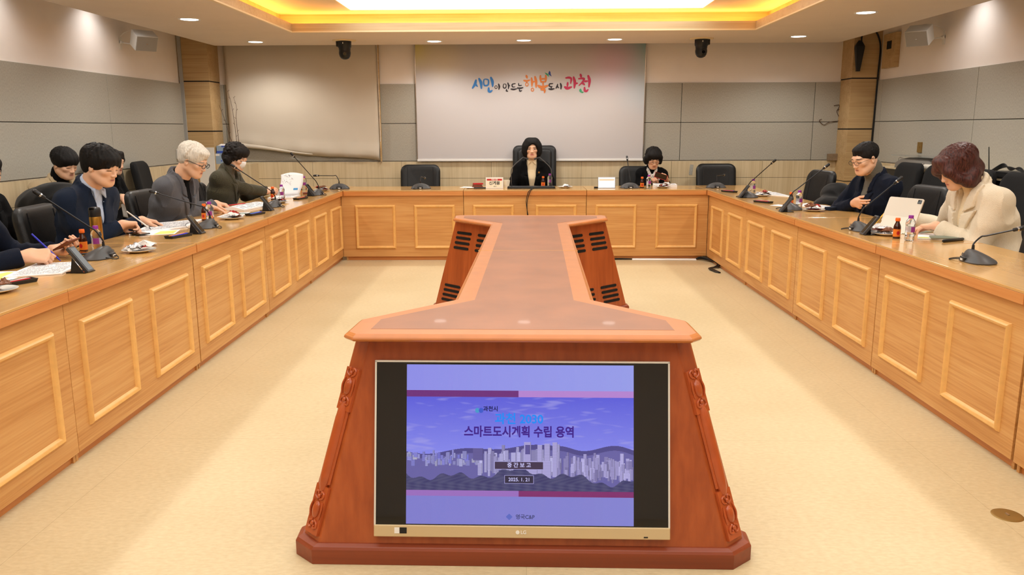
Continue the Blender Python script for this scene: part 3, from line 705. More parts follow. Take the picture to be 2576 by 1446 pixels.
        s = SD(lo, hi, .0027); ad = nrm(W-El); s.cap(W-ad*.14*S, W, .036*S, .0255*S, .01)
        tips, tt = hand(s, W, d, n, side > 0, pose, S*(.92 if female else 1), El); A_[(side, 'tip')] = (tips, tt)
        pieces.append(s.mesh()); cols.append(np.tile(skin*V3(1, .94, .92), (len(pieces[-1][0]), 1)))
    # -- hidden trunk and limbs under the clothes, so the figure is whole
    s = SD(hip-V3(.36, .3, .2)*S, shc+V3(.42, .5, .2)*S, .014)
    s.ecap(hip, chest, .090*S, .092*S, rt, 1.35, .03); s.ecap(chest, shc-up*.05, .092*S, .055*S, rt, 1.4, .03)
    for side in (-1, 1): sh, El, W = A_[side][:3]; s.cap(sh, El, .045*S, .04*S, .03); s.cap(El, W, .04*S, .028*S, .02); s.cap(hip+rt*side*.09*S, hip+rt*side*.12*S+V3(0, .2, 0), .075*S, .07*S, .03)
    s.cap(shc, nb+up*.01, .045*S, .045*S, .02)
    pieces.append(s.mesh()); cols.append(np.tile(skin, (len(pieces[-1][0]), 1)))
    np_part('body', join_pieces(pieces), 'skin', T, np.concatenate(cols))
    # -- jacket
    bk = bulk
    lo = np.minimum.reduce([hip-V3(.25, .22, .12)*S]+[A_[q][i]-.1*S for q in (-1, 1) for i in (0, 1, 2)]); hi = np.maximum.reduce([nb+V3(.25, .22, .12)*S]+[A_[q][i]+.1*S for q in (-1, 1) for i in (0, 1, 2)])
    s = SD(lo, hi, .0062)
    belly = hip+up*.06*S
    s.ecap(belly, chest, .118*S*bk, .122*S*bk, rt, 1.42, .04); s.ecap(chest, shc-up*.05*S, .118*S*bk, .085*S*bk, rt, 1.62, .05)
    s.ecap(hip-up*.06*S, belly, .125*S*bk, .118*S*bk, rt, 1.45, .04)
    s.cap(shc-rt*sw*.75-up*.03*S, shc+rt*sw*.75-up*.03*S, .062*S*bk, None, .05)
    for q in (-1, 1): s.cap(nb-up*.022*S-fw*.012*S, shc+rt*q*sw*.98-up*.022*S, .050*S, .046*S*bk, .04)
    s.cap(shc-up*.02*S, nb-up*.005*S, .085*S, .060*S, .04)
    for side in (-1, 1):
        sh, El = A_[side][:2]; s.cap(sh-up*.010*S-rt*side*.012*S, sh+(El-sh)*.5, .057*S*bk, .054*S*bk, .05)
    # neck hole, and the V opening
    nd = nrm(hp(0, -.022, -.045)-(nb-up*.03*S)); nf = nrm(fw-nd*np.dot(fw, nd)); rn = (.0575 if female else .067)*S
    s.cap(nb+nd*.022*S, nb+nd*.2*S, rn, rn*1.1, .004, 's')
    if vdepth > 0:
        v0 = shc+up*(.03*S)-up*vdepth*S*1.0
        def V(X, Y, Z):
            X, Y, Z = X-v0[0], Y-v0[1], Z-v0[2]
            x = X*rt[0]+Y*rt[1]+Z*rt[2]; u = X*up[0]+Y*up[1]+Z*up[2]; f = X*fw[0]+Y*fw[1]+Z*fw[2]
            return np.maximum(np.maximum(np.abs(x)-u*(vw*S/(vdepth*S)), -f+.02), -u)
        s.fn(V, v0-V3(.4, .4, .1), v0+V3(.4, .4, vdepth+.28), .004, 's')
        if lapel:
            Fj = s.F.copy(); g = s._reg(s.lo, s.lo+s.n*s.h); X, Y, Z = g[1]-v0[0], g[2]-v0[1], g[3]-v0[2]
            xx = np.abs(X*rt[0]+Y*rt[1]+Z*rt[2])/S; uu = (X*up[0]+Y*up[1]+Z*up[2])/S; ff = (X*fw[0]+Y*fw[1]+Z*fw[2])/S
            iv = uu*(vw/vdepth); wd = .085 if collar == 'wide' else .052; nt = vdepth*.66
            low = np.maximum.reduce([iv-xx+.001, (xx-iv)-(wd*uu/nt+.004), uu-nt-(xx-iv)*.25, -uu-.012])
            upc = np.maximum.reduce([iv-xx+.001, (xx-iv)-wd*.80+(uu-nt)*.12, nt+.008+(xx-iv)*.45-uu, uu-vdepth*1.25])
            reg = np.minimum(low, upc)*S
            lap = np.maximum.reduce([Fj-.010*S*(1.5 if collar == 'wide' else 1), reg, np.broadcast_to(-ff*S+.015, Fj.shape), -Fj-.02]).astype(np.float32)
            s2 = SD(s.lo, s.lo+s.h, s.h); s2.n = s.n; s2.F = np.minimum(lap, .2); np_part('lapel', s2.mesh(), cloth, T)
    if collar in ('lapel', 'stand', 'wide'):
        cr = {'lapel': (rn+.010*S, .010, .034), 'stand': (rn+.009*S, .010, .040), 'wide': (rn+.020*S, .015, .045)}[collar]
        ring = []
        for k in range(15):
            a = R(-128+256*k/14); c_ = .5+.5*math.cos(a/1.45)
            for hh in ((.0, .5, 1.0) if collar != 'wide' else (.3, 1.0)):
                p = nb-up*.012*S+nd*(cr[2]*S*c_*hh)+(rt*math.sin(a)*cr[0]-nf*math.cos(a)*cr[0])*(1.04-.05*hh)
                if hh == 1.0: ring.append(p)
                s.ell(p, V3(1, 1, 1)*cr[1]*S, None, .014)
        s.chain(ring, cr[1]*S*.9, .008)
    acc = s.F.copy()
    for side in (-1, 1):
        sh, El, W, d = A_[side][:4]; ad = nrm(W-El); e0 = W-ad*cuff; s.F[:] = .25
        s.cap(sh-up*.010*S-rt*side*.012*S, El, .057*S*bk, .052*S*bk, .02); s.cap(El, W-ad*cuff, .056*S*bk, .043*S*(bk*.5+.5), .02)
        s.fn(lambda X, Y, Z: np.maximum((e0[0]-X)*ad[0]+(e0[1]-Y)*ad[1]+(e0[2]-Z)*ad[2], np.sqrt((X-W[0])**2+(Y-W[1])**2+(Z-W[2])**2)-.09*S), W-.1*S, W+.1*S, .003, 's')
        q_ = np.maximum(.03-np.abs(acc-s.F), 0)/.03; acc = np.minimum(acc, s.F)-q_*q_*.03*.25
    s.F = acc
    wv = wav(24, 3); wf = wav(70, 8)
    els = [A_[1][1], A_[-1][1], A_[1][0], A_[-1][0]]
    def fold(X, Y, Z):
        k = .6+sum(np.exp(-((X-e_[0])**2+(Y-e_[1])**2+(Z-e_[2])**2)/(.09*S)**2) for e_ in els)
        r = np.abs(wv(X, Y, Z)); return wrinkle*np.minimum(k, 1.5)*(1.1-2.6*np.sqrt(np.minimum(r*1.5, 1)))*-.8+wrinkle*.15*wf(X, Y, Z)
    s.disp(fold)
    np_part('jacket', s.mesh(), cloth, T)
    # -- inner garment
    if inner:
        s = SD(hip-V3(.2, .2, .0)*S, nb+V3(.2, .22, .12)*S, .006)
        s.ecap(belly, chest, .106*S*bk, .110*S*bk, rt, 1.38, .04); s.ecap(chest, shc-up*.05*S, .108*S*bk, .076*S, rt, 1.5, .05); s.cap(shc, nb+up*.005, .07*S, .06*S, .03)
        nk = (.058 if female else .066)
        if inner == 'turtle': s.cap(nb-up*.01, nb+nd*.068*S, (nk+.006)*S, (nk+.003)*S, .012); s.disp(lambda X, Y, Z: .0012*np.sin(Z*400))
        elif inner == 'crew': s.chain([nb+up*.012*S+(rt*math.sin(a)*nk-fw*math.cos(a)*nk)*S-up*(.012*S*(1-math.cos(a))) for a in np.linspace(-PI, PI, 20)], .008*S, .006)
        else:
            s.cap(nb-up*.02*S, nb+nd*.012*S, (nk+.004)*S, (nk+.002)*S, .01)
            for q in (-1, 1):
                s.chain([nb+nd*.034*S-nf*nk*S, nb+nd*.030*S+rt*q*nk*S*.95, nb+nd*.006*S+rt*q*.030*S+nf*(nk+.002)*S], [.009*S, .010*S, .010*S], .004)
                a = nb+nd*.006*S+rt*q*.016*S+nf*(nk+.006)*S; b = a+rt*q*.026*S-up*.034*S+fw*.016; s.cap(a, b, .010*S, .005*S, .004); s.cap(a+rt*q*.022*S+up*.008*S, b, .010*S, .005*S, .004)
            for t_ in (0, 1, 2, 3): s.ell(shc+fw*.108*S-up*(.02+.045*t_)*S, V3(.005, .004, .005)*S, None, 0)
        np_part('shirt' if inner == 'shirt' else 'sweater', s.mesh(), innerc, T)
    # -- hair
    hair_part(T, hair, hair_mat, hp, B, hc, hx, hy, hz, SH, nb, up, fw)
    if glasses: glasses_part(T, hp, glasses, SH)
    if mask: mask_part(T, hp, SH)
    # -- trousers and shoes under the table
    s = SD(hip-V3(.3, .25, .58)*S, hip+V3(.3, .8, .16)*S, .012); sh_ = SD(V3(-.3, .2, -.01)*S, V3(.3, .85, .16)*S, .009)
    for q in (-1, 1):
        h0 = hip+rt*q*.085*S-V3(0, 0, .01); kn = V3(q*.12*S, .44*S, .50*S); an = V3(q*.12*S, .42*S, .09*S)
        s.cap(h0, kn, .082*S, .062*S, .04); s.cap(kn, an, .058*S, .045*S, .03)
        sh_.cap(an+V3(0, -.03, -.045), an+V3(0, .15*S, -.055), .036*S, .030*S, .01); sh_.cap(an, an+V3(0, 0, -.03), .035*S, .035*S, .02)
    s.ecap(hip-V3(.06, 0, 0), hip+V3(.06, 0, 0), .10*S, .10*S, V3(0, 1, 0), 1.1, .04)
    np_part('trousers', s.mesh(), legs, T); np_part('shoes', sh_.mesh(), 'leather', T)
    T['_h'] = 0; del T['_h']
    return T, dict(hp=hp, A=A_, nb=nb, shc=shc, up=up, fw=fw, rt=rt, hip=hip, S=S, inv=inv, Wd=T.matrix_world.copy())
def hair_part(T, style, m, hp, B, hc, hx, hy, hz, S, nb, up, fw):
    s = SD(hc-.21*S, hc+.19*S, .0042)
    E = lambda c, r, k=.02, op='u': s.ell(hp(*c), V3(*r)*V3(1, 1, .93)*S, B, k*S, op)
    if style == 'short':       # cropped men's cut
        E((0, -.016, .046), (.083, .100, .090), 0); E((0, .028, .096), (.058, .056, .030))
        E((0, .118, -.03), (.078, .080, .103), .012, 's'); E((0, .02, -.12), (.12, .12, .108), .012, 's')
        amp, fq = .0022, 160
    elif style == 'mop':       # fuller men's hair over ears and brow
        E((0, -.018, .048), (.097, .116, .094), 0); E((0, .055, .075), (.072, .050, .042), .03); E((0, -.055, -.02), (.072, .056, .060), .03)
        E((0, .126, -.030), (.078, .062, .078), .010, 's'); E((0, .055, -.115), (.12, .10, .110), .012, 's')
        for q in (-1, 1): s.cap(hp(q*.030, .088, .075), hp(q*.050, .086, .030), .016*S, .010*S, .01)
        amp, fq = .004, 110
    elif style == 'bowl':
        E((0, -.012, .058), (.101, .112, .104), 0); E((0, .060, .070), (.072, .042, .044), .03)
        E((0, .12, -.045), (.088, .066, .085), .010, 's'); E((0, .0, -.125), (.14, .14, .112), .012, 's')
        amp, fq = .003, 120
    elif style == 'combed':    # white, brushed forward
        E((0, -.016, .052), (.092, .110, .099), 0); E((0, .040, .100), (.066, .062, .030), .03); E((0, -.050, -.010), (.066, .050, .050), .03)
        E((0, .128, -.020), (.090, .076, .090), .010, 's'); E((0, .035, -.120), (.12, .12, .112), .012, 's')
        amp, fq = .0035, 130
    elif style == 'bob':       # smooth parted bob, jaw length
        E((0, -.012, .046), (.103, .110, .102), 0)
        for q in (-1, 1): s.chain([hp(q*.040, .030, .095), hp(q*.070, .030, .04), hp(q*.076, .025, -.02), hp(q*.070, .022, -.058), hp(q*.060, .020, -.074)], [.050*S, .040*S, .040*S, .028*S, .014*S], .04*S)
        s.chain([hp(-.075, -.03, -.02), hp(0, -.085, -.03), hp(.075, -.03, -.02)], .045*S, .03*S); s.chain([hp(-.07, -.02, -.07), hp(0, -.07, -.08), hp(.07, -.02, -.07)], .030*S, .03*S)
        E((-.012, .106, -.040), (.066, .088, .114), .02, 's'); s.cap(hp(0, -.03, -.06), hp(0, -.03, -.2), .052*S, .056*S, .01, 's')
        amp, fq = .0010, 90
    elif style == 'long':
        E((0, -.015, .045), (.088, .106, .094), 0)
        for q in (-1, 1): s.chain([hp(q*.03, .060, .105), hp(q*.080, .040, .03), hp(q*.085, .010, -.08), hp(q*.075, .0, -.18)], [.018*S, .022*S, .028*S, .022*S], .03*S)
        s.chain([hp(0, -.08, .0), hp(0, -.085, -.17)], [.06*S, .05*S], .03*S); E((0, .115, -.035), (.058, .070, .10), .010, 's'); s.cap(hp(0, -.01, -.07), hp(0, -.02, -.2), .05*S, .05*S, .01, 's')
        amp, fq = .003, 100
    elif style == 'auburn':    # forward falling, hides brow
        E((0, -.018, .046), (.094, .114, .100), 0); s.chain([hp(0, .075, .085), hp(.01, .100, .045)], [.045*S, .028*S], .03*S)
        for q in (-1, 1): s.chain([hp(q*.045, .070, .085), hp(q*.068, .084, .028), hp(q*.078, .055, -.035), hp(q*.072, .0, -.085), hp(q*.062, -.025, -.125)], [.036*S, .028*S, .022*S, .034*S, .016*S], .03*S)
        s.chain([hp(-.05, -.04, -.05), hp(0, -.085, -.04), hp(.05, -.04, -.05)], .050*S, .03*S); s.chain([hp(-.05, -.045, -.11), hp(0, -.075, -.11), hp(.05, -.045, -.11)], .024*S, .03*S)
        E((0, .128, -.062), (.062, .068, .085), .010, 's'); s.cap(hp(0, -.03, -.07), hp(0, -.03, -.2), .05*S, .05*S, .01, 's')
        amp, fq = .002, 110
    elif style in ('curly', 'wavy'):
        c = style == 'curly'
        E((0, -.020, .052), (.100, .114, .100), 0); E((0, .045, .092), (.078, .058, .048), .03); s.chain([hp(-.07, -.03, -.03), hp(0, -.085, -.03), hp(.07, -.03, -.03)], .052*S, .03*S)
        if not c:
            for q in (-1, 1): s.chain([hp(q*.085, .02, .03), hp(q*.088, .02, -.045)], [.03*S, .022*S], .03*S)
        E((0, .125, -.040), (.066, .072, .092), .010, 's'); s.cap(hp(0, -.02, -.08), hp(0, -.03, -.2), .052*S, .056*S, .01, 's')
        if c:
            for q in (-1, 1): E((q*.09, .055, -.055), (.05, .05, .05), .01, 's')
        rs = np.random.RandomState(4)
        for _ in range(260 if c else 90):
            v = rs.randn(3); v /= np.linalg.norm(v); v = v*V3(.098, .112, .100)+V3(0, -.02, .05)
            if v[1] > .055 and v[2] < .065 or v[2] < -.07: continue
            s.ell(hp(*v), V3(.0095, .0095, .0095)*S*(1+.5*rs.rand()), None, .006)
        amp, fq = (.0035, 200) if c else (.002, 110)
    if style in ('mop', 'combed', 'bowl', 'short', 'auburn', 'wavy'):
        rs = np.random.RandomState(9); ra = {'mop': (.096, .114, .094), 'combed': (.091, .108, .097), 'bowl': (.100, .110, .103), 'short': (.082, .099, .089), 'auburn': (.095, .114, .101), 'wavy': (.100, .113, .099)}[style]
        c0 = V3(0, -.018, .054 if style != 'mop' else .050) if style != 'short' else V3(0, -.016, .046)
        for _ in range(90 if style != 'short' else 60):
            a0 = rs.uniform(0, 2*PI); p0 = rs.uniform(.15, 1.1); st = []; tw = rs.uniform(-.35, .35)
            for j in range(5):
                p_ = p0+j*.20; a_ = a0+tw*j*.25; v = V3(math.sin(p_)*math.cos(a_), math.sin(p_)*math.sin(a_), math.cos(p_))*np.array(ra)*(1.0+.012*math.sin(j*1.2))+c0
                if v[2] < .02 and v[1] > .02 or v[2] < -.03: break
                if v[1] > .07 and v[2] < .055: break
                st.append(hp(*v))
            if len(st) > 1: s.chain(st, [(.0085-.0012*j)*S*(.7 if style == 'short' else 1) for j in range(len(st))], .004*S)
    g = wav(fq, 11, 6)
    def dsp(X, Y, Z):
        x, y, z = X-hc[0], Y-hc[1], Z-hc[2]
        lx = x*hx[0]+y*hx[1]+z*hx[2]; ly = x*hy[0]+y*hy[1]+z*hy[2]; lz = x*hz[0]+y*hz[1]+z*hz[2]
        return amp*g(lx, ly*.35, lz*.25)
    s.disp(dsp); np_part('hair', s.mesh(), m, T)
def glasses_part(T, hp, kind, S):
    m = MB(); rx, rz_, r = (.023, .016, .0014) if kind != 'thick' else (.025, .0165, .0024)
    for q in (-1, 1):
        m.tube([hp(q*.034+rx*math.cos(a), .109+.002*math.cos(a)*q*-1, .006+rz_*math.sin(a)) for a in np.linspace(0, 2*PI, 25)[:-1]], r*S, 6, closed=True)
        m.tube([hp(q*.058, .106, .011), hp(q*.074, .085, .012), hp(q*.082, .01, .012), hp(q*.082, -.02, .0)], r*S*.9, 6)
    m.tube([hp(-.010, .110, .010), hp(0, .113, .013), hp(.010, .110, .010)], r*S, 6)
    part('glasses', m, 'black_plastic' if kind != 'gold' else 'dark_metal', T)
def mask_part(T, hp, S):
    m = MB(); P = []
    for i in range(11):
        u = (i/10-.5)*2; row = []
        for j in range(9):
            v = j/8; z = .004-.105*v; w = .055*(1-.25*abs(v-.45)*2)
            bulge = .036*(1-abs(u)**1.6)*(1-abs(v-.42)**2*2.2); row.append(hp(u*w, .088-abs(u)**2*.035+bulge*.9-.02*v, z-.004*u*u))
        P.append(row)
    m.grid(P)
    for q in (-1, 1):
        for z in (-.012, -.075): m.tube(bez([hp(q*.050, .070, z), hp(q*.070, .03, (z-.0)*.5), hp(q*.082, -.012, -.004)], 6), .0011*S, 5)
    o = part('face_mask', m, 'mask_white', T); q = o.modifiers.new('t', 'SOLIDIFY'); q.thickness = .0015
def cloth_mat(name, c, rough=.85, bump=.25, bscale=420, var=.12, vs=260, sheen=.15, check=None):
    m = mat(name, c, rough, var=var, vscale=vs, bump=bump, bscale=bscale, sheen=sheen, spec=.15)
    return m
def hair_m(name, c1, c2, rough=.7):
    m = mat(name, c1, rough, spec=.3); N, L = nodes(m); b = N['Principled BSDF']; tc = N.new('ShaderNodeTexCoord'); mp = N.new('ShaderNodeMapping'); mp.inputs['Scale'].default_value = (150, 150, 22)
    L.new(tc.outputs['Object'], mp.inputs['Vector']); n = N.new('ShaderNodeTexNoise'); n.inputs['Scale'].default_value = 1; n.inputs['Detail'].default_value = 3; L.new(mp.outputs[0], n.inputs['Vector'])
    cr = N.new('ShaderNodeValToRGB'); e = cr.color_ramp.elements; e[0].position = .35; e[0].color = lin(c1); e[1].position = .7; e[1].color = lin(c2); L.new(n.outputs['Fac'], cr.inputs[0]); L.new(cr.outputs[0], b.inputs['Base Color'])
    bp = N.new('ShaderNodeBump'); bp.inputs['Strength'].default_value = .6; bp.inputs['Distance'].default_value = .004; L.new(n.outputs['Fac'], bp.inputs['Height']); L.new(bp.outputs[0], b.inputs['Normal'])
hair_m('hair_black', (9, 8, 8), (24, 20, 19)); hair_m('hair_soft', (15, 12, 11), (36, 29, 26)); hair_m('hair_white', (196, 188, 176), (226, 220, 208), .55); hair_m('hair_auburn', (50, 26, 24), (92, 50, 44), .42)
cloth_mat('navy', (22, 32, 50), sheen=.05); cloth_mat('navy_dark', (15, 21, 36), sheen=.03); cloth_mat('grey_suit', (84, 84, 89), var=.22, vs=420); cloth_mat('black_cloth', (9, 9, 11), sheen=0); cloth_mat('cream_wool', (222, 208, 184), bump=.4, bscale=260, var=.05)
cloth_mat('beige_blazer', (176, 156, 124)); cloth_mat('grey_knit', (96, 92, 82)); cloth_mat('black_knit', (10, 10, 12), sheen=0); cloth_mat('trousers_black', (22, 22, 25)); cloth_mat('cream_blouse', (228, 208, 172), bump=.08, var=.03, rough=.6)
cloth_mat('shirt_blue', (176, 190, 214), bump=.1, var=.04, rough=.7); mat('mask_white', (240, 240, 240), .8)
m = cloth_mat('tweed', (92, 88, 66)); N, L = nodes(m); b = N['Principled BSDF']
tc = N.new('ShaderNodeTexCoord'); ch = N.new('ShaderNodeTexBrick'); ch.inputs['Scale'].default_value = 60; ch.offset = 0; ch.inputs['Brick Width'].default_value = .5; ch.inputs['Row Height'].default_value = .5; ch.inputs['Mortar Size'].default_value = .07
mp = N.new('ShaderNodeMapping'); mp.inputs['Rotation'].default_value = (R(90), R(8), R(20)); L.new(tc.outputs['Object'], mp.inputs['Vector']); L.new(mp.outputs[0], ch.inputs['Vector'])
ch.inputs['Color1'].default_value = lin((78, 74, 56)); ch.inputs['Color2'].default_value = lin((72, 68, 52)); ch.inputs['Mortar'].default_value = lin((60, 56, 44))
n = N.new('ShaderNodeTexNoise'); n.inputs['Scale'].default_value = 220; L.new(tc.outputs['Object'], n.inputs['Vector'])
mx = N.new('ShaderNodeMix'); mx.data_type = 'RGBA'; mx.blend_type = 'OVERLAY'; mx.inputs[0].default_value = .7; L.new(ch.outputs[0], mx.inputs[6]); L.new(n.outputs['Fac'], mx.inputs[7]); L.new(mx.outputs[2], b.inputs['Base Color'])
m = mat('scarf_print', (220, 216, 208), .6); N, L = nodes(m); tc = N.new('ShaderNodeTexCoord'); vo = N.new('ShaderNodeTexVoronoi'); vo.inputs['Scale'].default_value = 90; cr = N.new('ShaderNodeValToRGB'); cr.color_ramp.interpolation = 'CONSTANT'
e = cr.color_ramp.elements; e[0].color = lin((24, 24, 26)); e[1].position = .35; e[1].color = lin((226, 222, 214)); L.new(tc.outputs['Object'], vo.inputs['Vector']); L.new(vo.outputs['Distance'], cr.inputs[0]); L.new(cr.outputs[0], N['Principled BSDF'].inputs['Base Color'])
# ---------------------------------------------------------------- the people (table frame coordinates)
P4, K4 = person('person in navy wool jacket and pale blue shirt, holding a pen beside a gold tumbler', (-2.83, 5.08, 0), -102, 1.05, lean=15, head=(2, 18, 0), neckf=.045,
    RH=((-2.55, 5.12, .860), (.55, .75, -.15), (.45, -.2, -.8), 'pen'), LH=((-2.60, 5.50, .845), (.72, .45, -.16), (.1, 0, -1), 'relaxed'), hair='mop', cloth='navy', inner='shirt', innerc='shirt_blue', vdepth=.24, vw=.045, lapel=False, collar='stand')
P6, K6 = person('person with white hair, black glasses and grey jacket, hand by an open booklet', (-2.78, 6.22, 0), -97, 1.06, lean=20, head=(2, 24, 0), neckf=.05,
    RH=((-2.50, 6.42, .86), (.75, .5, -.3), (.1, .1, -1), 'flat'), LH=((-2.55, 6.75, .845), (.9, .1, -.16), (.1, 0, -1), 'relaxed'), hair='combed', hair_mat='hair_white', cloth='grey_suit', inner='crew', innerc='black_knit', vdepth=.32, vw=.06, glasses='thick', bulk=1.10)
P7, K7 = person('person with curly dark hair and white face mask in tweed, lifting a page', (-2.90, 7.72, 0), -98, 1.02, lean=15, head=(-6, 24, 0), neckf=.045,
    RH=((-2.50, 8.0, .85), (.75, .4, .25), (-.3, .5, -.8), 'pinch'), LH=((-2.55, 8.25, .85), (.8, -.1, .0), (.1, 0, -1), 'pinch'), wrinkle=.003, hair='curly', hair_mat='hair_soft', cloth='tweed', inner='turtle', innerc='grey_knit', vdepth=.26, vw=.055, female=True, mask=True, bulk=1.06)
P1, K1 = person('person in dark jacket cut off by the picture edge, blue pen and phone in hands', (-2.95, 3.95, 0), -88, 1.07, lean=16, head=(0, 20, 0), neckf=.04,
    RH=((-2.44, 3.92, .845), (.93, .35, -.05), (.15, .80, -.6), 'fist'), LH=((-2.475, 4.22, .828), (.88, -.12, .0), (-.1, -.35, .92), 'grip'), hair='short', cloth='navy_dark', inner='crew', innerc='black_knit', vdepth=.2, vw=.05, bulk=1.08, hres=.006)
P8, K8 = person('person with dark bob, black jacket and cream blouse, behind the name plate', (.185, 9.93, 0), 180, 1.04, drop=.05, lean=4, head=(0, 2, 0), neckf=.02,
    hair='bob', cloth='black_cloth', inner='shirt', innerc='cream_blouse', vdepth=.46, vw=.062, female=True, shw=.158, collar='none', lapel=True, eyes='open', lips=(196, 70, 76))
P9, K9 = person('person with wavy dark hair, glasses and patterned scarf, looking down at a red phone', (1.65, 9.93, 0), 176, .99, drop=.07, lean=13, head=(8, 28, 0), neckf=.04,
    RH=((1.60, 9.66, .84), (.4, -.7, .3), (.2, 0, -1), 'pinch'), LH=((1.79, 9.60, .85), (-.3, -.5, .7), (-.6, -.2, -.3), 'grip'), poleR=(-.2, .3, -1), poleL=(.2, .3, -1), hair='wavy', cloth='black_cloth', inner='turtle', innerc='black_knit', vdepth=.34, vw=.055, female=True, shw=.145, glasses='thin', lips=(170, 80, 74))
P10, K10 = person('person with short black hair and thin glasses in a dark navy jacket, arms folded', (2.93, 6.42, 0), 104, 1.06, drop=.045, lean=10, head=(2, 20, 0), neckf=.05,
    RH=((2.72, 6.44, .865), (.05, -.95, -.05), (.9, .1, .2), 'relaxed'), LH=((2.80, 6.56, .95), (.7, .5, -.3), (0, 0, -1), 'fist'), poleL=(.2, -.8, -.9), poleR=(-.5, .8, -.8), hair='short', cloth='navy_dark', inner='turtle', innerc='grey_knit', vdepth=.30, vw=.06, glasses='thin', bulk=1.1)
P11, K11 = person('person with auburn hair in a cream coat, holding a yellow pencil behind a tablet', (2.99, 4.95, 0), 92, 1.05, lean=19, head=(-4, 28, 0), neckf=.055,
    RH=((2.68, 5.52, .85), (-.9, -.1, -.12), (-.2, -.75, -.6), 'pen'), LH=((2.62, 4.98, .855), (-.8, .5, -.1), (0, 0, -1), 'relaxed'), poleL=(.3, -.6, -.9), hair='auburn', hair_mat='hair_auburn', cloth='cream_wool', inner='turtle', innerc='cream_blouse', vdepth=.30, vw=.06, female=True, shw=.19, collar='wide', bulk=1.22, wrinkle=.006, lips=(196, 96, 92))
P3, K3 = person('person with a black bowl cut in a beige blazer, sitting behind by the grey wall', (-3.90, 6.72, 0), -122, 1.0, lean=14, head=(12, 20, 0), neckf=.04,
    LH=((-3.33, 6.75, .90), (.8, .05, -.45), (.0, .3, -1), 'spread'), hair='bowl', cloth='beige_blazer', inner='turtle', innerc='black_knit', vdepth=.3, vw=.06, hres=.005)
P5, K5 = person('person with long dark hair in black clothes, mostly hidden behind the navy jacket', (-3.78, 7.28, 0), -96, .98, lean=8, head=(0, 14, 0), hair='long', hair_mat='hair_soft', cloth='black_cloth', inner='turtle', innerc='black_knit', vdepth=.1, vw=.04, female=True, hres=.006, lips=(186, 50, 60), collar='none')
P2, K2 = person('person in black jacket and grey top, cut off behind the left side desk', (-3.55, 5.2, 0), -96, .98, lean=6, head=(0, 8, 0), hair='wavy', hair_mat='hair_soft', cloth='black_cloth', inner='crew', innerc='grey_knit', vdepth=.3, vw=.06, female=True, hres=.006)

# scarf and lapel pins
def scarf(T, K):
    nb, up, fw, rt, S = K['nb'], K['up'], K['fw'], K['rt'], K['S']; s = SD(nb-.36, nb+.2, .006)
    for q in (-1, 1): s.chain([nb-fw*.06*S+up*.03, nb+rt*q*.062*S+up*.022, nb+rt*q*.048*S+fw*.065*S-up*.01, nb+rt*q*.020*S+fw*.108*S-up*.065, nb+rt*q*.012*S+fw*.130*S-up*.15, nb+rt*q*.008*S+fw*.14*S-up*.26], [.014, .015, .017, .020, .017, .013], .010)
    g = wav(90, 5); s.disp(lambda X, Y, Z: .003*g(X, Y, Z)); np_part('scarf', s.mesh(), 'scarf_print', T)
scarf(P9, K9)
def pin(T, K, x, dn, m, f=.125):
    p = K['shc']+K['rt']*x*K['S']-K['up']*dn+K['fw']*f*K['S']; part('lapel_pin', MB().cyl(p, p+K['fw']*.012, .011, n=16), m, T)
pin(P8, K8, -.082, .075, 'gold_metal'); pin(P9, K9, -.082, .06, 'white_plastic')
for k in range(3): p = K11['shc']+K11['fw']*(.150)*1.0-K11['up']*(.18+.10*k)+K11['rt']*.012; part('coat_button', MB().cyl(p, p+K11['fw']*.012, .013, n=16), 'wood_block', P11)
# ---------------------------------------------------------------- chairs
def pad(w, h, t, r, curve=0, lean=0, n=5, k=4):
    """upright rounded cushion centred on x, z 0..h, front face towards +y at 0, back at -t"""
    m = MB(); P0 = rrect(-w/2, w/2, 0, h, r, 5); cx, cz = 0, h/2; rings = []
    for i in range(n+1):
        a = PI*i/n; ins = (1-math.sin(a))*t*.5; y = -t/2+math.cos(a)*t/2
        fx, fz = (w-2*ins)/w, (h-2*ins)/h
        rings.append([(x*fx, y+curve*(x*fx)**2-lean*((z-cz)*fz+cz), (z-cz)*fz+cz) for x, z in P0])
    # flatten caps with inner ring so curved faces stay smooth
    def inner(rg, f): return [(x*f, (y-curve*x*x+lean*z)+curve*(x*f)**2-lean*((z-cz)*f+cz), (z-cz)*f+cz) for x, y, z in rg]
    full = [inner(rings[0], f) for f in (.02, .3, .6, .85)]+rings+[inner(rings[-1], f) for f in (.85, .6, .3, .02)]
    return m.loft(full, True, True, True)
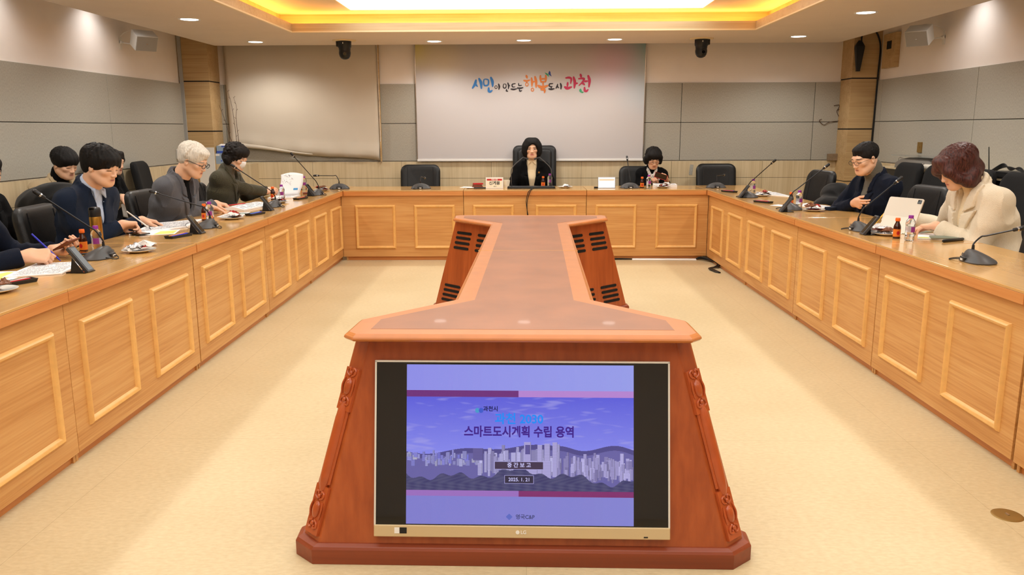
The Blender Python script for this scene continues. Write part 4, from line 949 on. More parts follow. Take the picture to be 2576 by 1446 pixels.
def chair(label, kind, loc, rz, frame=TF, group=None, z=1.03):
    """local +y is where the sitter faces; origin under the seat"""
    t = thing('conference_chair' if kind != 'exec' else 'executive_chair', label, 'chair', loc, rz, frame, group)
    fab = 'mesh_fabric' if kind == 'mesh' else 'leather'; w = .55 if kind == 'exec' else .50
    bh = z-.50; M0 = Matrix.Translation((0, -.235, .50))
    back = pad(w, bh, .075, .085 if kind != 'exec' else .07, .35, .17); back.v = [tuple(M0 @ Vector(p)) for p in back.v]; part('backrest', back, fab, t)
    if kind == 'exec':
        b2 = pad(w*.78, bh*.36, .05, .05, .3, .17); M1 = Matrix.Translation((0, -.235-.17*bh*.58+.03, .50+bh*.58)); b2.v = [tuple(M1 @ Vector(p)) for p in b2.v]; part('headrest', b2, fab, t)
        b3 = pad(w*.78, bh*.5, .05, .05, .3, .17); M1 = Matrix.Translation((0, -.235-.17*bh*.05+.03, .50+bh*.04)); b3.v = [tuple(M1 @ Vector(p)) for p in b3.v]; part('lumbar_pad', b3, fab, t)
    elif kind == 'leather':
        for q in (-1, 1):
            m = MB(); m.tube([(q*w*.32, -.235-.17*u*bh+.35*(w*.32)**2+.002, .50+u*bh) for u in np.linspace(.08, .93, 10)], .0025, 5)
            part('seam', m, 'black_plastic', t)
    seat = MB(); P = rrect(-.25, .25, -.24, .25, .07)
    seat.loft([[(x*s_, y*s_, zz) for x, y in P] for s_, zz in ((.9, .385), (.98, .40), (1, .43), (.98, .455), (.9, .468), (.5, .474), (.02, .475))], True, True, True)
    part('seat', seat, fab, t)
    if kind != 'mesh':
        for q in (-1, 1):
            m = MB().tube(bez([(q*.235, .10, .42), (q*.285, .12, .50), (q*.285, .10, .635), (q*.285, -.02, .655), (q*.275, -.16, .64), (q*.24, -.255, .60)], 5), .018, 8); part('armrest', m, 'black_plastic', t)
    part('gas_lift', MB().cyl((0, 0, .09), (0, 0, .39), .028), 'dark_metal', t)
    for k in range(5):
        a = 2*PI*k/5+.3; e = (.27*math.cos(a), .27*math.sin(a), .075)
        lg = part('leg', MB().tube([(0, 0, .10), e], [.028, .016], 8), 'black_plastic', t)
        part('caster', MB().lathe([(.001, -.012), (.024, -.012), (.027, 0), (.024, .012), (.001, .012)], 14, Matrix.Translation((e[0], e[1], .028)) @ Matrix.Rotation(a, 4, 'Z') @ Matrix.Rotation(R(90), 4, 'X')), 'black_plastic', lg)
    return t
GC = 'black leather conference chairs'
chair('empty black leather chair behind the far left microphone of the back row', 'leather', (-1.21, 9.80, 0), 180, group=GC, z=1.02)
chair('high backed black executive chair of the person with the dark bob', 'exec', (.225, 9.86, 0), 180, z=1.25)
chair('black chair of the woman in glasses and scarf', 'leather', (1.53, 9.86, 0), 178, group=GC, z=.99)
chair('empty black leather chair at the right end of the back row', 'leather', (2.50, 9.80, 0), 180, group=GC, z=1.02)
chair('empty black chair tucked to the right row near the far corner', 'leather', (2.72, 8.02, 0), 98, group=GC, z=1.04)
chair('black chair under the person with folded arms', 'leather', (3.0, 6.42, 0), 98, group=GC, z=1.0)
chair('grey black leather chair behind the cream coat', 'leather', (3.05, 5.0, 0), 92, group=GC, z=1.05)
chair('empty black leather chair nearest the camera on the right side', 'leather', (2.60, 4.25, 0), 94, group=GC, z=.98)
chair('black leather chair behind the navy wool jacket', 'leather', (-2.68, 5.0, 0), -86, group=GC, z=1.0)
chair('black leather chair behind the grey jacket', 'leather', (-2.60, 6.24, 0), -90, group=GC, z=1.0)
chair('empty black chair between the white haired man and the masked woman', 'leather', (-2.60, 7.08, 0), -94, group=GC, z=1.03)
chair('black chair under the masked woman', 'leather', (-2.80, 7.72, 0), -94, group=GC, z=.95)
chair('black chair at the left table cut off by the picture edge', 'leather', (-2.98, 3.9, 0), -88, group=GC, z=.92)
chair('tall black executive chair standing by the left wall', 'exec', (-3.60, 7.85, 0), -80, z=1.28)
GR = 'black mesh chairs along the walls'
chair('black chair next to the tall executive chair by the left pillar', 'mesh', (-3.68, 8.65, 0), -80, group=GR, z=1.13)
chair('black wall side chair under the beige blazer', 'mesh', (-3.66, 6.76, 0), -100, group=GR, z=.95)
chair('black wall side chair under the dark haired person by the wall', 'mesh', (-3.62, 7.28, 0), -94, group=GR, z=.95)
chair('black wall side chair at the left picture edge', 'mesh', (-3.6, 5.15, 0), -94, group=GR, z=.92)
for i, (x, y, lb) in enumerate(((2.99, 7.44, 'dark chair standing just behind the folded arms, nearest the back'), (3.60, 8.12, 'farthest wall side chair right of the person in thin glasses'), (3.59, 7.50, 'wall side chair below the white paper roll'), (3.58, 6.88, 'wall side chair left of the auburn hair'), (3.57, 6.24, 'wall side chair behind the cream collar'), (3.57, 5.62, 'wall side chair at the right picture edge'))):
    chair(lb, 'mesh', (x, y, 0), 90 if i else 96, group=GR, z=1.11 if i else 1.05)
# ---------------------------------------------------------------- gooseneck microphones
def mic(label, loc, rz, head, mid=None, g='gooseneck table microphones', cable=True, s=1.0):
    """local -y towards the room centre; head: local position of the capsule"""
    t = thing('gooseneck_microphone', label, 'microphone', loc, rz, TF, g)
    m = MB(); rings = []
    for z, w, y0, y1, p in ((0, .112, -.062, .085, 2.6), (.006, .115, -.064, .088, 2.6), (.014, .110, -.058, .084, 2.5), (.034, .090, -.048, .052, 2.4), (.050, .066, -.042, .020, 2.3), (.060, .040, -.036, -.002, 2.2), (.064, .012, -.028, -.014, 2)):
        cy = (y0+y1)/2; hy = (y1-y0)/2; rg = []
        for k in range(32):
            a = 2*PI*k/32; c, q = math.cos(a), math.sin(a); rg.append((w*math.copysign(abs(c)**(2/p), c)*(1-.12*(q > 0)*q), cy+hy*math.copysign(abs(q)**(2/p), q), z))
        rings.append(rg)
    m.loft(rings, True, True, True); part('base', m, 'mic_plastic', t)
    part('cable_port', MB().box(-.030, .030, -.0665, -.045, .006, .026), 'black_plastic', t, bevel=.004)
    part('plug', MB().box(-.014, .014, -.070, -.060, .008, .017), 'white_plastic', t)
    letter('BOSCH', .018, 'grey_plastic', t, Matrix.Translation((0, -.058, .036)) @ Matrix.Rotation(R(66), 4, 'X'), bold=.0006)
    h = Vector(head); b = Vector((0, -.018, .06)); hd = (h-b)
    mid = Vector(mid) if mid else Vector((hd.x*.12, b.y+hd.y*.10, b.z+.085))
    p1 = mid+(h-mid)*.15
    pts = bez([b, b+Vector((0, 0, .03)), mid, p1+(h-p1)*.0, h-(h-p1).normalized()*.055], 8)
    part('stem_collar', MB().cyl(b-Vector((0, 0, .008)), b+Vector((0, 0, .026)), .0085, .006), 'black_plastic', t)
    part('gooseneck', MB().tube(pts, .0042, 8), 'dark_metal', t)
    d = (h-p1).normalized(); a = h-d*.055
    part('capsule', MB().tube([a, a+d*.004, a+d*.024, a+d*.028, a+d*.060, a+d*.066], [.006, .0095, .0095, .0115, .0115, .006], 12), 'black_plastic', t)
    part('ring', MB().cyl(a+d*.020, a+d*.028, .0105, .0122), 'chrome', t)
    if cable:
        part('cable', MB().tube(bez([(-.01, -.066, .012), (-.015, -.088, .012), (-.045, -.105, .004), (-.075, -.095, .004), (-.070, -.055, .010), (-.06, -.02, .003)], 6), .0026, 6), 'cable', t)
    return t
def loc_of(base, rz, p):        # table frame point -> local of a thing at base, rz
    return tuple((Matrix.Translation(base) @ Matrix.Rotation(R(rz), 4, 'Z')).inverted() @ Vector(p))
for lb, b, rz, h in (('gooseneck microphone nearest the camera on the left table, beside the clear water bottle', (-2.22, 4.20), 96, (-2.46, 4.08, 1.152)),
    ('gooseneck microphone in front of the person in navy wool, stem reaching left', (-2.15, 5.52), 94, (-2.44, 5.33, 1.057)),
    ('gooseneck microphone between the white haired man and the masked woman', (-2.14, 7.02), 92, (-2.39, 6.75, 1.167)),
    ('gooseneck microphone with steep stem near the far end of the left table', (-2.07, 8.30), 90, (-2.26, 8.10, 1.220)),
    ('gooseneck microphone at the far right table, beside the upright name display', (2.27, 7.86), -92, (2.44, 7.64, 1.156)),
    ('gooseneck microphone before the empty seat of the right table', (2.28, 6.66), -94, (2.53, 6.56, 1.163)),
    ('gooseneck microphone pointing at the folded arms', (2.27, 5.26), -94, (2.46, 5.16, 1.140)),
    ('gooseneck microphone alone on the near right table', (2.32, 4.0), -100, (2.56, 4.03, .958))):
    base = (b[0], b[1], TZ); low = h[2] < 1.0
    hl = loc_of(base, rz, h); mic(lb, base, rz, hl, mid=(hl[0]*.25, .02, .125) if low else None)
mic('gooseneck microphone with bent flat stem on the far left table corner', (-2.02, 9.13, TZ), 8, (-.27, -.03, .155), mid=(-.03, -.01, .150))
mic('gooseneck microphone before the empty chair left of the name plate', (-1.09, 9.12, TZ), 0, (.02, .26, .105), mid=(0, .03, .135))
mic('gooseneck microphone with upright stem before the woman in glasses', (1.285, 9.12, TZ), 0, (-.015, .20, .345), mid=(-.002, .03, .135))
mic('gooseneck microphone before the empty chair at the right end of the back row', (2.262, 9.12, TZ), 0, (.155, .26, .13), mid=(.01, .03, .135))
# double stem console of the chair
t = thing('microphone_stand', 'wide black desk stand with two curved gooseneck microphones before the dark bob', 'microphone stand', (.165, 9.13, TZ), 0, TF)
m = MB(); Pp = rrect(-.272, .272, -.06, .055, .03); m.loft([[(x*s_, y*s_, z) for x, y in Pp] for s_, z in ((1, 0), (1, .014), (.985, .022), (.96, .026))], True, True, True); part('base', m, 'black_plastic', t)
for q in (-1, 1):
    pts = bez([(q*.225, 0, .02), (q*.228, 0, .16), (q*.222, .005, .215), (q*.185, .02, .268), (q*.095, .05, .345)], 8)
    g_ = part('gooseneck', MB().tube(pts, .0048, 8), 'mic_plastic', t); d = (Vector((q*.03, .06, .325))-pts[-1]).normalized()
    part('capsule', MB().tube([pts[-1], pts[-1]+d*.03, pts[-1]+d*.065], [.006, .0095, .009], 10), 'black_plastic', g_)
    part('stem_socket', MB().cyl((q*.225, 0, .018), (q*.225, 0, .055), .011, .008), 'black_plastic', t)
m = MB()
for o_ in (0, .012): m.tube(bez([(.0+o_, -.058, .012), (-.004+o_, -.15, .006), (-.012+o_, -.238, .008), (-.040+o_*1.5, -.250, -.03), (-.060+o_, -.248, -.12), (-.050, -.242, -.22), (-.03-o_, -.240, -.33), (-.02, -.245, -.50), (-.01, -.245, -.70), (0, -.25, -.782)], 8), .0042, 6)
single('microphone_cable', m, 'cable', 'pair of black cables hanging over the front of the back row table', 'cable', (.165, 9.13-.02, TZ), 0, TF)
# ---------------------------------------------------------------- leaning name displays
def display(label, loc, rz, lit=False):
    """local -y faces the room; leans back to +y"""
    t = thing('name_display', label, 'name display', loc, rz, TF, 'black desk name displays')
    M = Matrix.Rotation(R(-38), 4, 'X')
    part('screen_frame', MB().box(-.026, .026, -.009, .009, .002, .150, M=M), 'grey_plastic', t, bevel=.003)
    part('screen', MB().box(-.019, .019, -.0102, -.008, .010, .140, M=M), 'black_gloss', t)
    part('foot', MB().box(-.04, .04, .0, .10, 0, .005), 'black_gloss', t, bevel=.0015)
    m = MB().add([(-.04, .012, .005), (-.04, .075, .005), (-.04, .062, .075), (-.036, .012, .005), (-.036, .075, .005), (-.036, .062, .075)], [(0, 1, 2), (5, 4, 3), (0, 3, 4, 1), (1, 4, 5, 2), (2, 5, 3, 0)])
    part('strut', m, 'black_plastic', t)
    return t
for lb, x, y, rz in (('black name display nearest the camera on the left table', -2.045, 3.76, 86), ('black name display in front of the person in navy wool', -2.055, 5.19, 86), ('black name display in front of the open booklet', -2.045, 6.68, 86), ('black name display beside the pen tray at the far left', -2.05, 8.15, 80),
    ('black name display at the far right table showing white reflections', 2.16, 7.80, -86), ('black name display before the empty seat on the right table', 2.13, 6.47, -90), ('black name display beside the plate near the white tablet', 2.19, 5.05, -90)): display(lb, (x, y, TZ), rz)
# ---------------------------------------------------------------- bottles
def water(label, x, y):
    t = thing('water_bottle', label, 'water bottle', (x, y, TZ), 20, TF, 'small clear water bottles with purple caps')
    part('bottle_body', MB().lathe([(.001, .004), (.018, .001), (.026, .004), (.0275, .014), (.0255, .022), (.028, .03), (.028, .045), (.0262, .05), (.0262, .088), (.028, .094), (.029, .104), (.024, .120), (.016, .131), (.0125, .136), (.0125, .142), (.001, .142)], 24), 'clear_pet', t)
    m = MB(); rr = .0268; A = np.linspace(R(-250), R(60), 26); m.grid([[(rr*math.cos(a), rr*math.sin(a), z) for a in A] for z in (.052, .086)]); part('label_band', m, 'label_clear', t)
    A = np.linspace(R(-125), R(-55), 8); rr = .0274; part('purple_label', MB().grid([[(rr*math.cos(a), rr*math.sin(a), z) for a in A] for z in (.053, .085)]), 'purple_label', t)
    part('cap', MB().lathe([(.0145, .134), (.0145, .150), (.0135, .152), (.001, .152)], 20), 'purple_cap', t); return t
mat('label_clear', (200, 196, 208), .3, alpha=.55)
def tonic(label, x, y):
    t = thing('tonic_bottle', label, 'tonic bottle', (x, y, TZ), 0, TF, 'small brown tonic bottles with orange caps')
    part('glass', MB().lathe([(.001, .002), (.020, 0), (.0215, .004), (.0215, .070), (.019, .080), (.012, .097), (.0105, .108), (.0105, .112), (.001, .112)], 22), 'amber_glass', t)
    part('paper_label', MB().lathe([(.0219, .012), (.0219, .058)], 22), 'orange', t)
    m = MB(); A = np.linspace(R(-120), R(-70), 8)
    m.grid([[(.0223*math.cos(a), .0223*math.sin(a), .035+z*.012*math.sqrt(max(0, 1-((a-R(-95))/R(25))**2))) for a in A] for z in (-1, 1)]); part('label_roundel', m, 'red', t)
    part('cap', MB().lathe([(.0138, .106), (.0145, .108), (.0145, .122), (.013, .126), (.001, .126)], 20), 'orange_cap', t); return t
for lb, x, y in (('clear water bottle next to the gold tumbler', -2.325, 4.37), ('clear water bottle beside the navy wool person\'s brown tonic bottle', -2.25, 5.83), ('clear water bottle in front of the tweed sleeve', -2.245, 7.64), ('clear water bottle at the far left corner', -2.385, 9.0), ('clear water bottle beside the microphone stand of the dark bob', .385, 9.36), ('clear water bottle before the patterned scarf', 1.488, 9.06), ('clear water bottle at the far right table', 2.43, 8.27), ('clear water bottle behind the heaped plate by the folded arms', 2.375, 6.74), ('clear water bottle in front of the white tablet', 2.36, 4.78)): water(lb, x, y)
for lb, x, y in (('brown tonic bottle beside the gold tumbler', -2.43, 4.42), ('brown tonic bottle before the grey jacket sleeve', -2.34, 5.96), ('brown tonic bottle below the held pages', -2.36, 7.74), ('brown tonic bottle at the far left corner', -2.425, 9.06), ('brown tonic bottle on the microphone stand side of the dark bob', .305, 9.29), ('brown tonic bottle before the woman in glasses', 1.425, 9.14), ('brown tonic bottle half hidden by the folded arms\' water bottle', 2.36, 6.90), ('brown tonic bottle in front of the white tablet', 2.33, 4.88)): tonic(lb, x, y)
t = thing('tumbler', 'tall gold steel tumbler with a black flip lid on the left table', 'tumbler', (-2.40, 4.52, TZ), 0, TF)
part('flask', MB().lathe([(.001, 0), (.030, 0), (.0325, .004), (.0325, .178), (.031, .186), (.001, .186)], 30), 'gold_metal', t)
part('lid', MB().lathe([(.0315, .186), (.0325, .188), (.0325, .225), (.029, .236), (.018, .240), (.001, .241)], 30), 'black_plastic', t)
part('flip_tab', MB().box(-.014, .014, -.034, -.010, .226, .240), 'black_gloss', t, bevel=.003)
# ---------------------------------------------------------------- plates of wrapped snacks
def pouch(sd, w, l, h):
    rs = np.random.RandomState(sd); P = []
    for i in range(9):
        u = i/8*2-1; row = []
        for j in range(7):
            v = j/6*2-1; b = (1-abs(u)**2.5)*(1-abs(v)**2.5); row.append((u*l*(1+.05*rs.randn()), v*w*(1-.25*(abs(u) < .7))+.003*rs.randn(), h*b*(1+.5*rs.randn()*.5)+.0015+.002*rs.rand()))
        P.append(row)
    m = MB().grid(P); Q = [[(x, y, max(.0, .0006)) for x, y, z in r] for r in P]; m.grid(list(reversed(Q))); return m
def plate(label, short, x, y, seed, n=5, rz=0, zz=0):
    t = thing('snack_plate', label, 'plate', (x, y, TZ+zz), rz, TF, 'white plates with wrapped snacks')
    part('plate', MB().lathe([(.001, 0), (.045, 0), (.05, .003), (.088, .014), (.090, .016), (.086, .0165), (.048, .006), (.001, .006)], 36), 'porcelain', t)
    rs = random.Random(seed); seen = {}; kinds = ['foil', 'foil_white', 'foil_red', 'foil_brown']
    pos = ['at the bottom', 'second from the bottom', 'in the middle', 'just above the middle', 'second from the top', 'on top']
    for k in range(n):
        a = rs.uniform(0, 6.28); r = rs.uniform(.01, .045)
        M = Matrix.Translation((x+r*math.cos(a), y+r*math.sin(a), TZ+zz+.010+.0062*k)) @ Matrix.Rotation(rs.uniform(0, 6.28), 4, 'Z') @ Matrix.Rotation(rs.uniform(-.25, .25), 4, 'X') @ Matrix.Rotation(rs.uniform(-.2, .2), 4, 'Y')
        kd = kinds[(k+seed) % 4] if rs.random() < .8 else 'foil'
        o = part('snack_wrapper', pouch(seed*10+k, rs.uniform(.024, .034), rs.uniform(.040, .055), rs.uniform(.012, .022)), kd)
        o.matrix_world = TF @ M
        nm = dict(foil='silver', foil_white='white', foil_red='red', foil_brown='brown')[kd]
        tag(o, f'{nm} wrapped snack {pos[k] if k < n-1 else "on top"} of {short}', 'snack', 'wrapped snacks on the plates')
    return t
for i, (lb, sh_, x, y) in enumerate((('white plate at the lower left picture edge', 'the plate at the lower left picture edge', -2.20, 3.28), ('white plate behind the nearest left microphone', 'the plate behind the nearest left microphone', -2.11, 4.40), ('white plate behind the second left microphone', 'the plate behind the second left microphone', -2.17, 6.05), ('white plate beyond the left table\'s steep microphone', 'the far left plate', -2.16, 8.86), ('white plate right of the two stemmed stand', 'the plate by the two stemmed stand', .555, 9.20), ('white plate before the woman in glasses', 'the plate before the woman in glasses', 1.665, 9.16), ('white plate at the far right table', 'the far right plate', 2.44, 7.97), ('white plate before the folded arms', 'the plate before the folded arms', 2.42, 6.52), ('white plate before the white tablet', 'the plate before the white tablet', 2.335, 5.03), ('white plate by the third left microphone', 'the plate by the third left microphone', -2.20, 7.40))):
    plate(lb, sh_, x, y, 11+i, 6 if i != 4 else 3)
# ---------------------------------------------------------------- pen trays
def pen_tray(label, x, y, rz, cols):
    t = thing('pen_tray', label, 'tray', (x, y, TZ), rz, TF, 'black plastic pen trays')
    m = MB(); o_, i_ = rrect(-.095, .095, -.035, .035, .008, 3), rrect(-.088, .088, -.028, .028, .006, 3)
    m.loft([[(a*.93, b*.88, 0) for a, b in o_], [(a, b, .016) for a, b in o_], [(a, b, .016) for a, b in i_], [(a*.95, b*.9, .003) for a, b in i_]], True, True, False); part('tray', m, 'black_plastic', t)
    for k, c in enumerate(cols):
        M = Matrix.Translation((x, y, TZ)) @ Matrix.Rotation(R(rz), 4, 'Z')
        mb = MB().tube([(-.075, -.014+.011*k, .013), (.055, -.012+.011*k, .017), (.066, -.012+.011*k, .0172), (.072, -.012+.011*k, .0174)], [.0042, .0042, .0025, .0008], 10)
        o = part('pen', mb, c); o.matrix_world = TF @ M; tag(o, f'{c.replace("_", " ")} pen lying in the {label.replace("black ", "")}', 'pen', 'pens in the pen trays')
for lb, x, y, rz, cs in (('black pen tray at the lower left picture edge', -2.23, 3.46, 62, ('red', 'white_plastic')), ('black pen tray before the person in navy wool', -2.15, 5.03, 70, ('blue', 'red', 'yellow')), ('black pen tray before the open booklet', -2.09, 6.36, 72, ('blue', 'sky_blue')), ('black pen tray at the far left', -2.11, 7.80, 75, ('red', 'yellow')), ('black pen tray at the far right table corner', 2.25, 8.50, -60, ('red', 'blue')), ('black pen tray on the right table between two displays', 2.24, 7.28, -60, ('red', 'blue', 'yellow'))): pen_tray(lb, x, y, rz, cs)
# ---------------------------------------------------------------- papers, booklets, pens in hand
def sheet(name, label, cat, pts, z, th, m, group=None, lines=0, bend=0, band=None):
    """quad on the table from table frame corner points"""
    c = Vector((sum(p[0] for p in pts)/4, sum(p[1] for p in pts)/4, TZ+z)); L = [Vector((p[0], p[1], TZ+z))-c for p in pts]
    t = thing(name, label, cat, c, 0, TF, group)
    q = lambda u, v: L[0].lerp(L[1], u).lerp(L[3].lerp(L[2], u), v)
    N_ = 10
    top = [[tuple(q(i/N_, j/N_)+Vector((0, 0, th+bend*(math.sin(PI*i/N_))**2))) for i in range(N_+1)] for j in range(N_+1)]
    mb = MB().grid(top); lo = [[(a, b, 0) for a, b, cc in r] for r in top]; mb.grid(list(reversed(lo)))
    for ed in ([(r[0]) for r in top], [r[-1] for r in top], top[0], top[-1]): mb.grid([[tuple(p) for p in ed], [(p[0], p[1], 0) for p in ed]], smooth=False)
    part('page', mb, m, t)
    if lines:
        ln = MB(); rs = random.Random(int(pts[0][1]*1000))
        for k in range(lines):
            v = .08+.84*k/max(lines-1, 1); u = .07
            while u < .9:
                w_ = rs.uniform(.02, .07); a, b = q(u, v), q(min(u+w_, .93), v); d = q(u, v+.35/lines)-a
                if rs.random() < .85:
                    h_ = th+.0006+bend*(math.sin(PI*u))**2; ln.add([tuple(a+Vector((0, 0, h_))), tuple(b+Vector((0, 0, h_))), tuple(b+d+Vector((0, 0, h_))), tuple(a+d+Vector((0, 0, h_)))], [(0, 1, 2, 3)])
                u += w_+.012
        part('printed_lines', ln, 'ink_grey', t)
    if band:
        b0 = MB().add([tuple(q(u, v)+Vector((0, 0, th+.0008))) for u, v in band[1]], [(0, 1, 2, 3)]); part('printed_patch', b0, band[0], t)
    return t
sheet('document', 'printed document under the hand with the blue pen', 'document', [(-2.37, 3.60), (-2.15, 3.70), (-2.22, 4.05), (-2.44, 3.98)], .001, .006, 'paper', lines=14)
sheet('leaflet', 'yellow and white leaflet under the left picture edge document', 'leaflet', [(-2.50, 3.52), (-2.30, 3.55), (-2.35, 3.80), (-2.52, 3.78)], 0, .0008, 'paper', band=('paper_green', ((.2, .3), (.8, .1), (.9, .8), (.4, .9))))
sheet('document', 'thick printed booklet before the person in navy wool', 'document', [(-2.50, 5.10), (-2.30, 5.52), (-2.36, 5.98), (-2.62, 5.70)], .001, .010, 'paper', lines=22)
sheet('leaflet', 'yellow green leaflet beneath the phone by the navy wool jacket', 'leaflet', [(-2.46, 5.08), (-2.24, 5.18), (-2.30, 5.42), (-2.50, 5.30)], 0, .0007, 'paper', band=('paper_green', ((.45, .1), (.95, .1), (.95, .8), (.5, .8))))
sheet('document', 'open booklet with thick curved pages before the grey jacket', 'document', [(-2.50, 6.72), (-2.28, 6.66), (-2.20, 7.16), (-2.46, 7.24)], .001, .012, 'paper', lines=8, bend=.018)
sheet('leaflet', 'pale leaflet lying before the grey jacket', 'leaflet', [(-2.34, 6.20), (-2.16, 6.26), (-2.20, 6.58), (-2.36, 6.52)], 0, .0007, 'paper', lines=6, band=('green', ((.6, .55), (.9, .6), (.9, .7), (.6, .66))))
sheet('document', 'ring bound document lying under the raised pages', 'document', [(-2.44, 7.82), (-2.22, 7.88), (-2.22, 8.20), (-2.46, 8.16)], .001, .010, 'paper', lines=10)
sheet('document', 'document under the folded arms', 'document', [(2.42, 6.98), (2.56, 6.70), (2.72, 6.82), (2.60, 7.18)], 0, .005, 'paper', lines=8)
sheet('paper_sheet', 'lone white sheet beside the second right microphone', 'paper', [(2.22, 7.02), (2.30, 6.92), (2.38, 6.98), (2.32, 7.10)], 0, .0007, 'paper')
sheet('magazine', 'open magazine before the empty far right chair', 'magazine', [(2.52, 8.46), (2.52, 8.12), (2.70, 7.84), (2.71, 8.42)], 0, .006, 'paper', lines=12)
sheet('document', 'spiral document beneath the writing hand of the cream coat', 'document', [(2.40, 5.30), (2.58, 5.30), (2.60, 5.62), (2.42, 5.56)], .001, .006, 'paper', lines=12)
sheet('notebook', 'open white notebook beside the cream sleeve', 'notebook', [(2.44, 4.84), (2.60, 4.78), (2.72, 5.02), (2.56, 5.08)], .001, .006, 'paper', lines=0, band=('paper_green', ((.02, .02), (.4, .02), (.35, .2), (.02, .2))))
sheet('notebook_cover', 'khaki notebook lying beside the black pencil case', 'notebook', [(2.50, 4.80), (2.66, 4.77), (2.70, 4.87), (2.54, 4.90)], .009, .006, 'khaki')
sheet('document', 'papers under the microphone stand of the dark bob', 'document', [(-.05, 9.22), (.28, 9.22), (.28, 9.44), (-.05, 9.44)], 0, .004, 'paper', lines=6)
sheet('paper_sheet', 'white papers left of the red notebook', 'paper', [(-.66, 9.28), (-.50, 9.22), (-.46, 9.36), (-.62, 9.42)], 0, .002, 'paper')
t = sheet('magazine', 'magazine lying behind the plate of the woman in glasses', 'magazine', [(1.58, 9.25), (1.84, 9.22), (1.86, 9.44), (1.60, 9.46)], 0, .030, 'paper', lines=6)
single('notebook', MB().box(-.06, .06, -.04, .04, .0, .018).box(-.055, .05, -.035, .038, .0185, .034), 'wallet_brown', 'dark notebook stack with a brown top left of the name plate', 'notebook', (-.455, 9.30, TZ), 8, TF, bevel=.002)
single('red_notebook', MB().box(-.055, .055, -.035, .035, 0, .016), 'red', 'red notebook on the stack left of the name plate', 'notebook', (-.45, 9.31, TZ+.0345), 14, TF, bevel=.002)
single('tray', MB().box(-.09, .09, -.04, .04, 0, .012), 'black_plastic', 'low black tray left of the name plate', 'tray', (-.40, 9.15, TZ), 0, TF, bevel=.003)
single('saucer', MB().lathe([(.001, 0), (.03, 0), (.055, .008), (.056, .010), (.03, .003), (.001, .003)], 28), 'porcelain', 'small white saucer at the front left of the name plate', 'saucer', (-.53, 9.14, TZ), 0, TF)
single('paper_cup', MB().lathe([(.001, 0), (.026, 0), (.038, .085), (.0365, .085), (.025, .004), (.001, .004)], 26), 'paper_cream', 'cream paper cup with a blue print right of the name plate', 'cup', (-.115, 9.24, TZ), 0, TF)
single('glasses_case', MB().box(-.085, .085, -.03, .03, 0, .028), 'navy', 'dark blue case beside the folded arms', 'case', (2.62, 6.60, TZ), 28, TF, bevel=.006)
single('pencil_case', MB().tube([(-.10, 0, .009), (-.09, 0, .009), (.09, 0, .009), (.10, 0, .009)], [.004, .009, .009, .004], 10), 'black_plastic', 'slim black pen case near the cream coat', 'pen case', (2.60, 4.735, TZ), 28, TF)
single('eyeglasses', MB().tube([(-.03+.022*math.cos(a), .022*math.sin(a)*.5, .02+.018*math.sin(a)) for a in np.linspace(0, 2*PI, 20)[:-1]], .0014, 6, closed=True).tube([(.03+.022*math.cos(a), .022*math.sin(a)*.5, .02+.018*math.sin(a)) for a in np.linspace(0, 2*PI, 20)[:-1]], .0014, 6, closed=True).tube([(-.008, 0, .02), (.008, 0, .02)], .0014, 6).tube([(-.052, 0, .02), (-.058, .12, .004)], .0014, 6).tube([(.052, 0, .02), (.05, .12, .004)], .0014, 6), 'dark_metal', 'folded metal eyeglasses lying beside the second left name display', 'glasses', (-2.24, 5.50, TZ), 30, TF)
single('eyeglasses_case', MB().box(-.05, .05, -.03, .03, 0, .02), 'wallet_brown', 'folded brown pouch beside the far left display', 'pouch', (-2.20, 8.42, TZ), 20, TF, bevel=.008)
def phone(name, label, M, c='black_gloss'):
    t = thing('phone', label, 'phone', (0, 0, 0)); t.matrix_world = M
    part('phone_body', MB().box(-.036, .036, -.075, .075, -.004, .004), c, t, bevel=.003); part('phone_screen', MB().box(-.033, .033, -.071, .071, .0035, .0046), 'black_gloss', t); return t
phone('p', 'black phone lying before the person in navy wool', TF @ Matrix.Translation((-2.45, 5.12, TZ+.012)) @ Matrix.Rotation(R(60), 4, 'Z'))
phone('p', 'small phone lying behind the hand holding the other phone', TF @ Matrix.Translation((-2.43, 4.33, TZ+.006)) @ Matrix.Rotation(R(60), 4, 'Z'))
phone('p', 'brown cased phone held by the person at the left picture edge', TF @ Matrix.Translation((-2.365, 4.14, .872)) @ Matrix.Rotation(R(-6), 4, 'Z') @ Matrix.Rotation(R(-24), 4, 'Y') @ Matrix.Rotation(R(70), 4, 'Z'), 'wallet_brown')
phone('p', 'red cased phone in the hand of the woman in glasses', TF @ Matrix.Translation((1.70, 9.50, .90)) @ Matrix.Rotation(R(60), 4, 'X') @ Matrix.Rotation(R(70), 4, 'Z'), 'red')
def pen(label, a, b, c, tipc=None, r=.0045):
    a, b = Vector(a), Vector(b); d = (b-a).normalized(); t = thing('pen', label, 'pen', b, 0, TF)
    part('barrel', MB().tube([a-b, -d*.020], r, 10), c, t); part('tip', MB().tube([-d*.020, -d*.006, Vector()], [r*.95, r*.5, .0006], 10), tipc or c, t)
pen('blue ballpoint pen in the fist at the left picture edge', (-2.455, 4.0, .945), (-2.345, 4.04, TZ+.008), 'blue')
pen('white pen with a black grip in the hand of the navy wool jacket', (-2.56, 5.22, .935), (-2.455, 5.32, TZ+.014), 'white_plastic', 'black_plastic')
pen('red pen lying across the open booklet', (-2.49, 6.72, TZ+.036), (-2.36, 6.96, TZ+.038), 'red')
pen('yellow pencil in the hand of the cream coat', (2.60, 5.60, .90), (2.455, 5.48, TZ+.010), 'yellow')
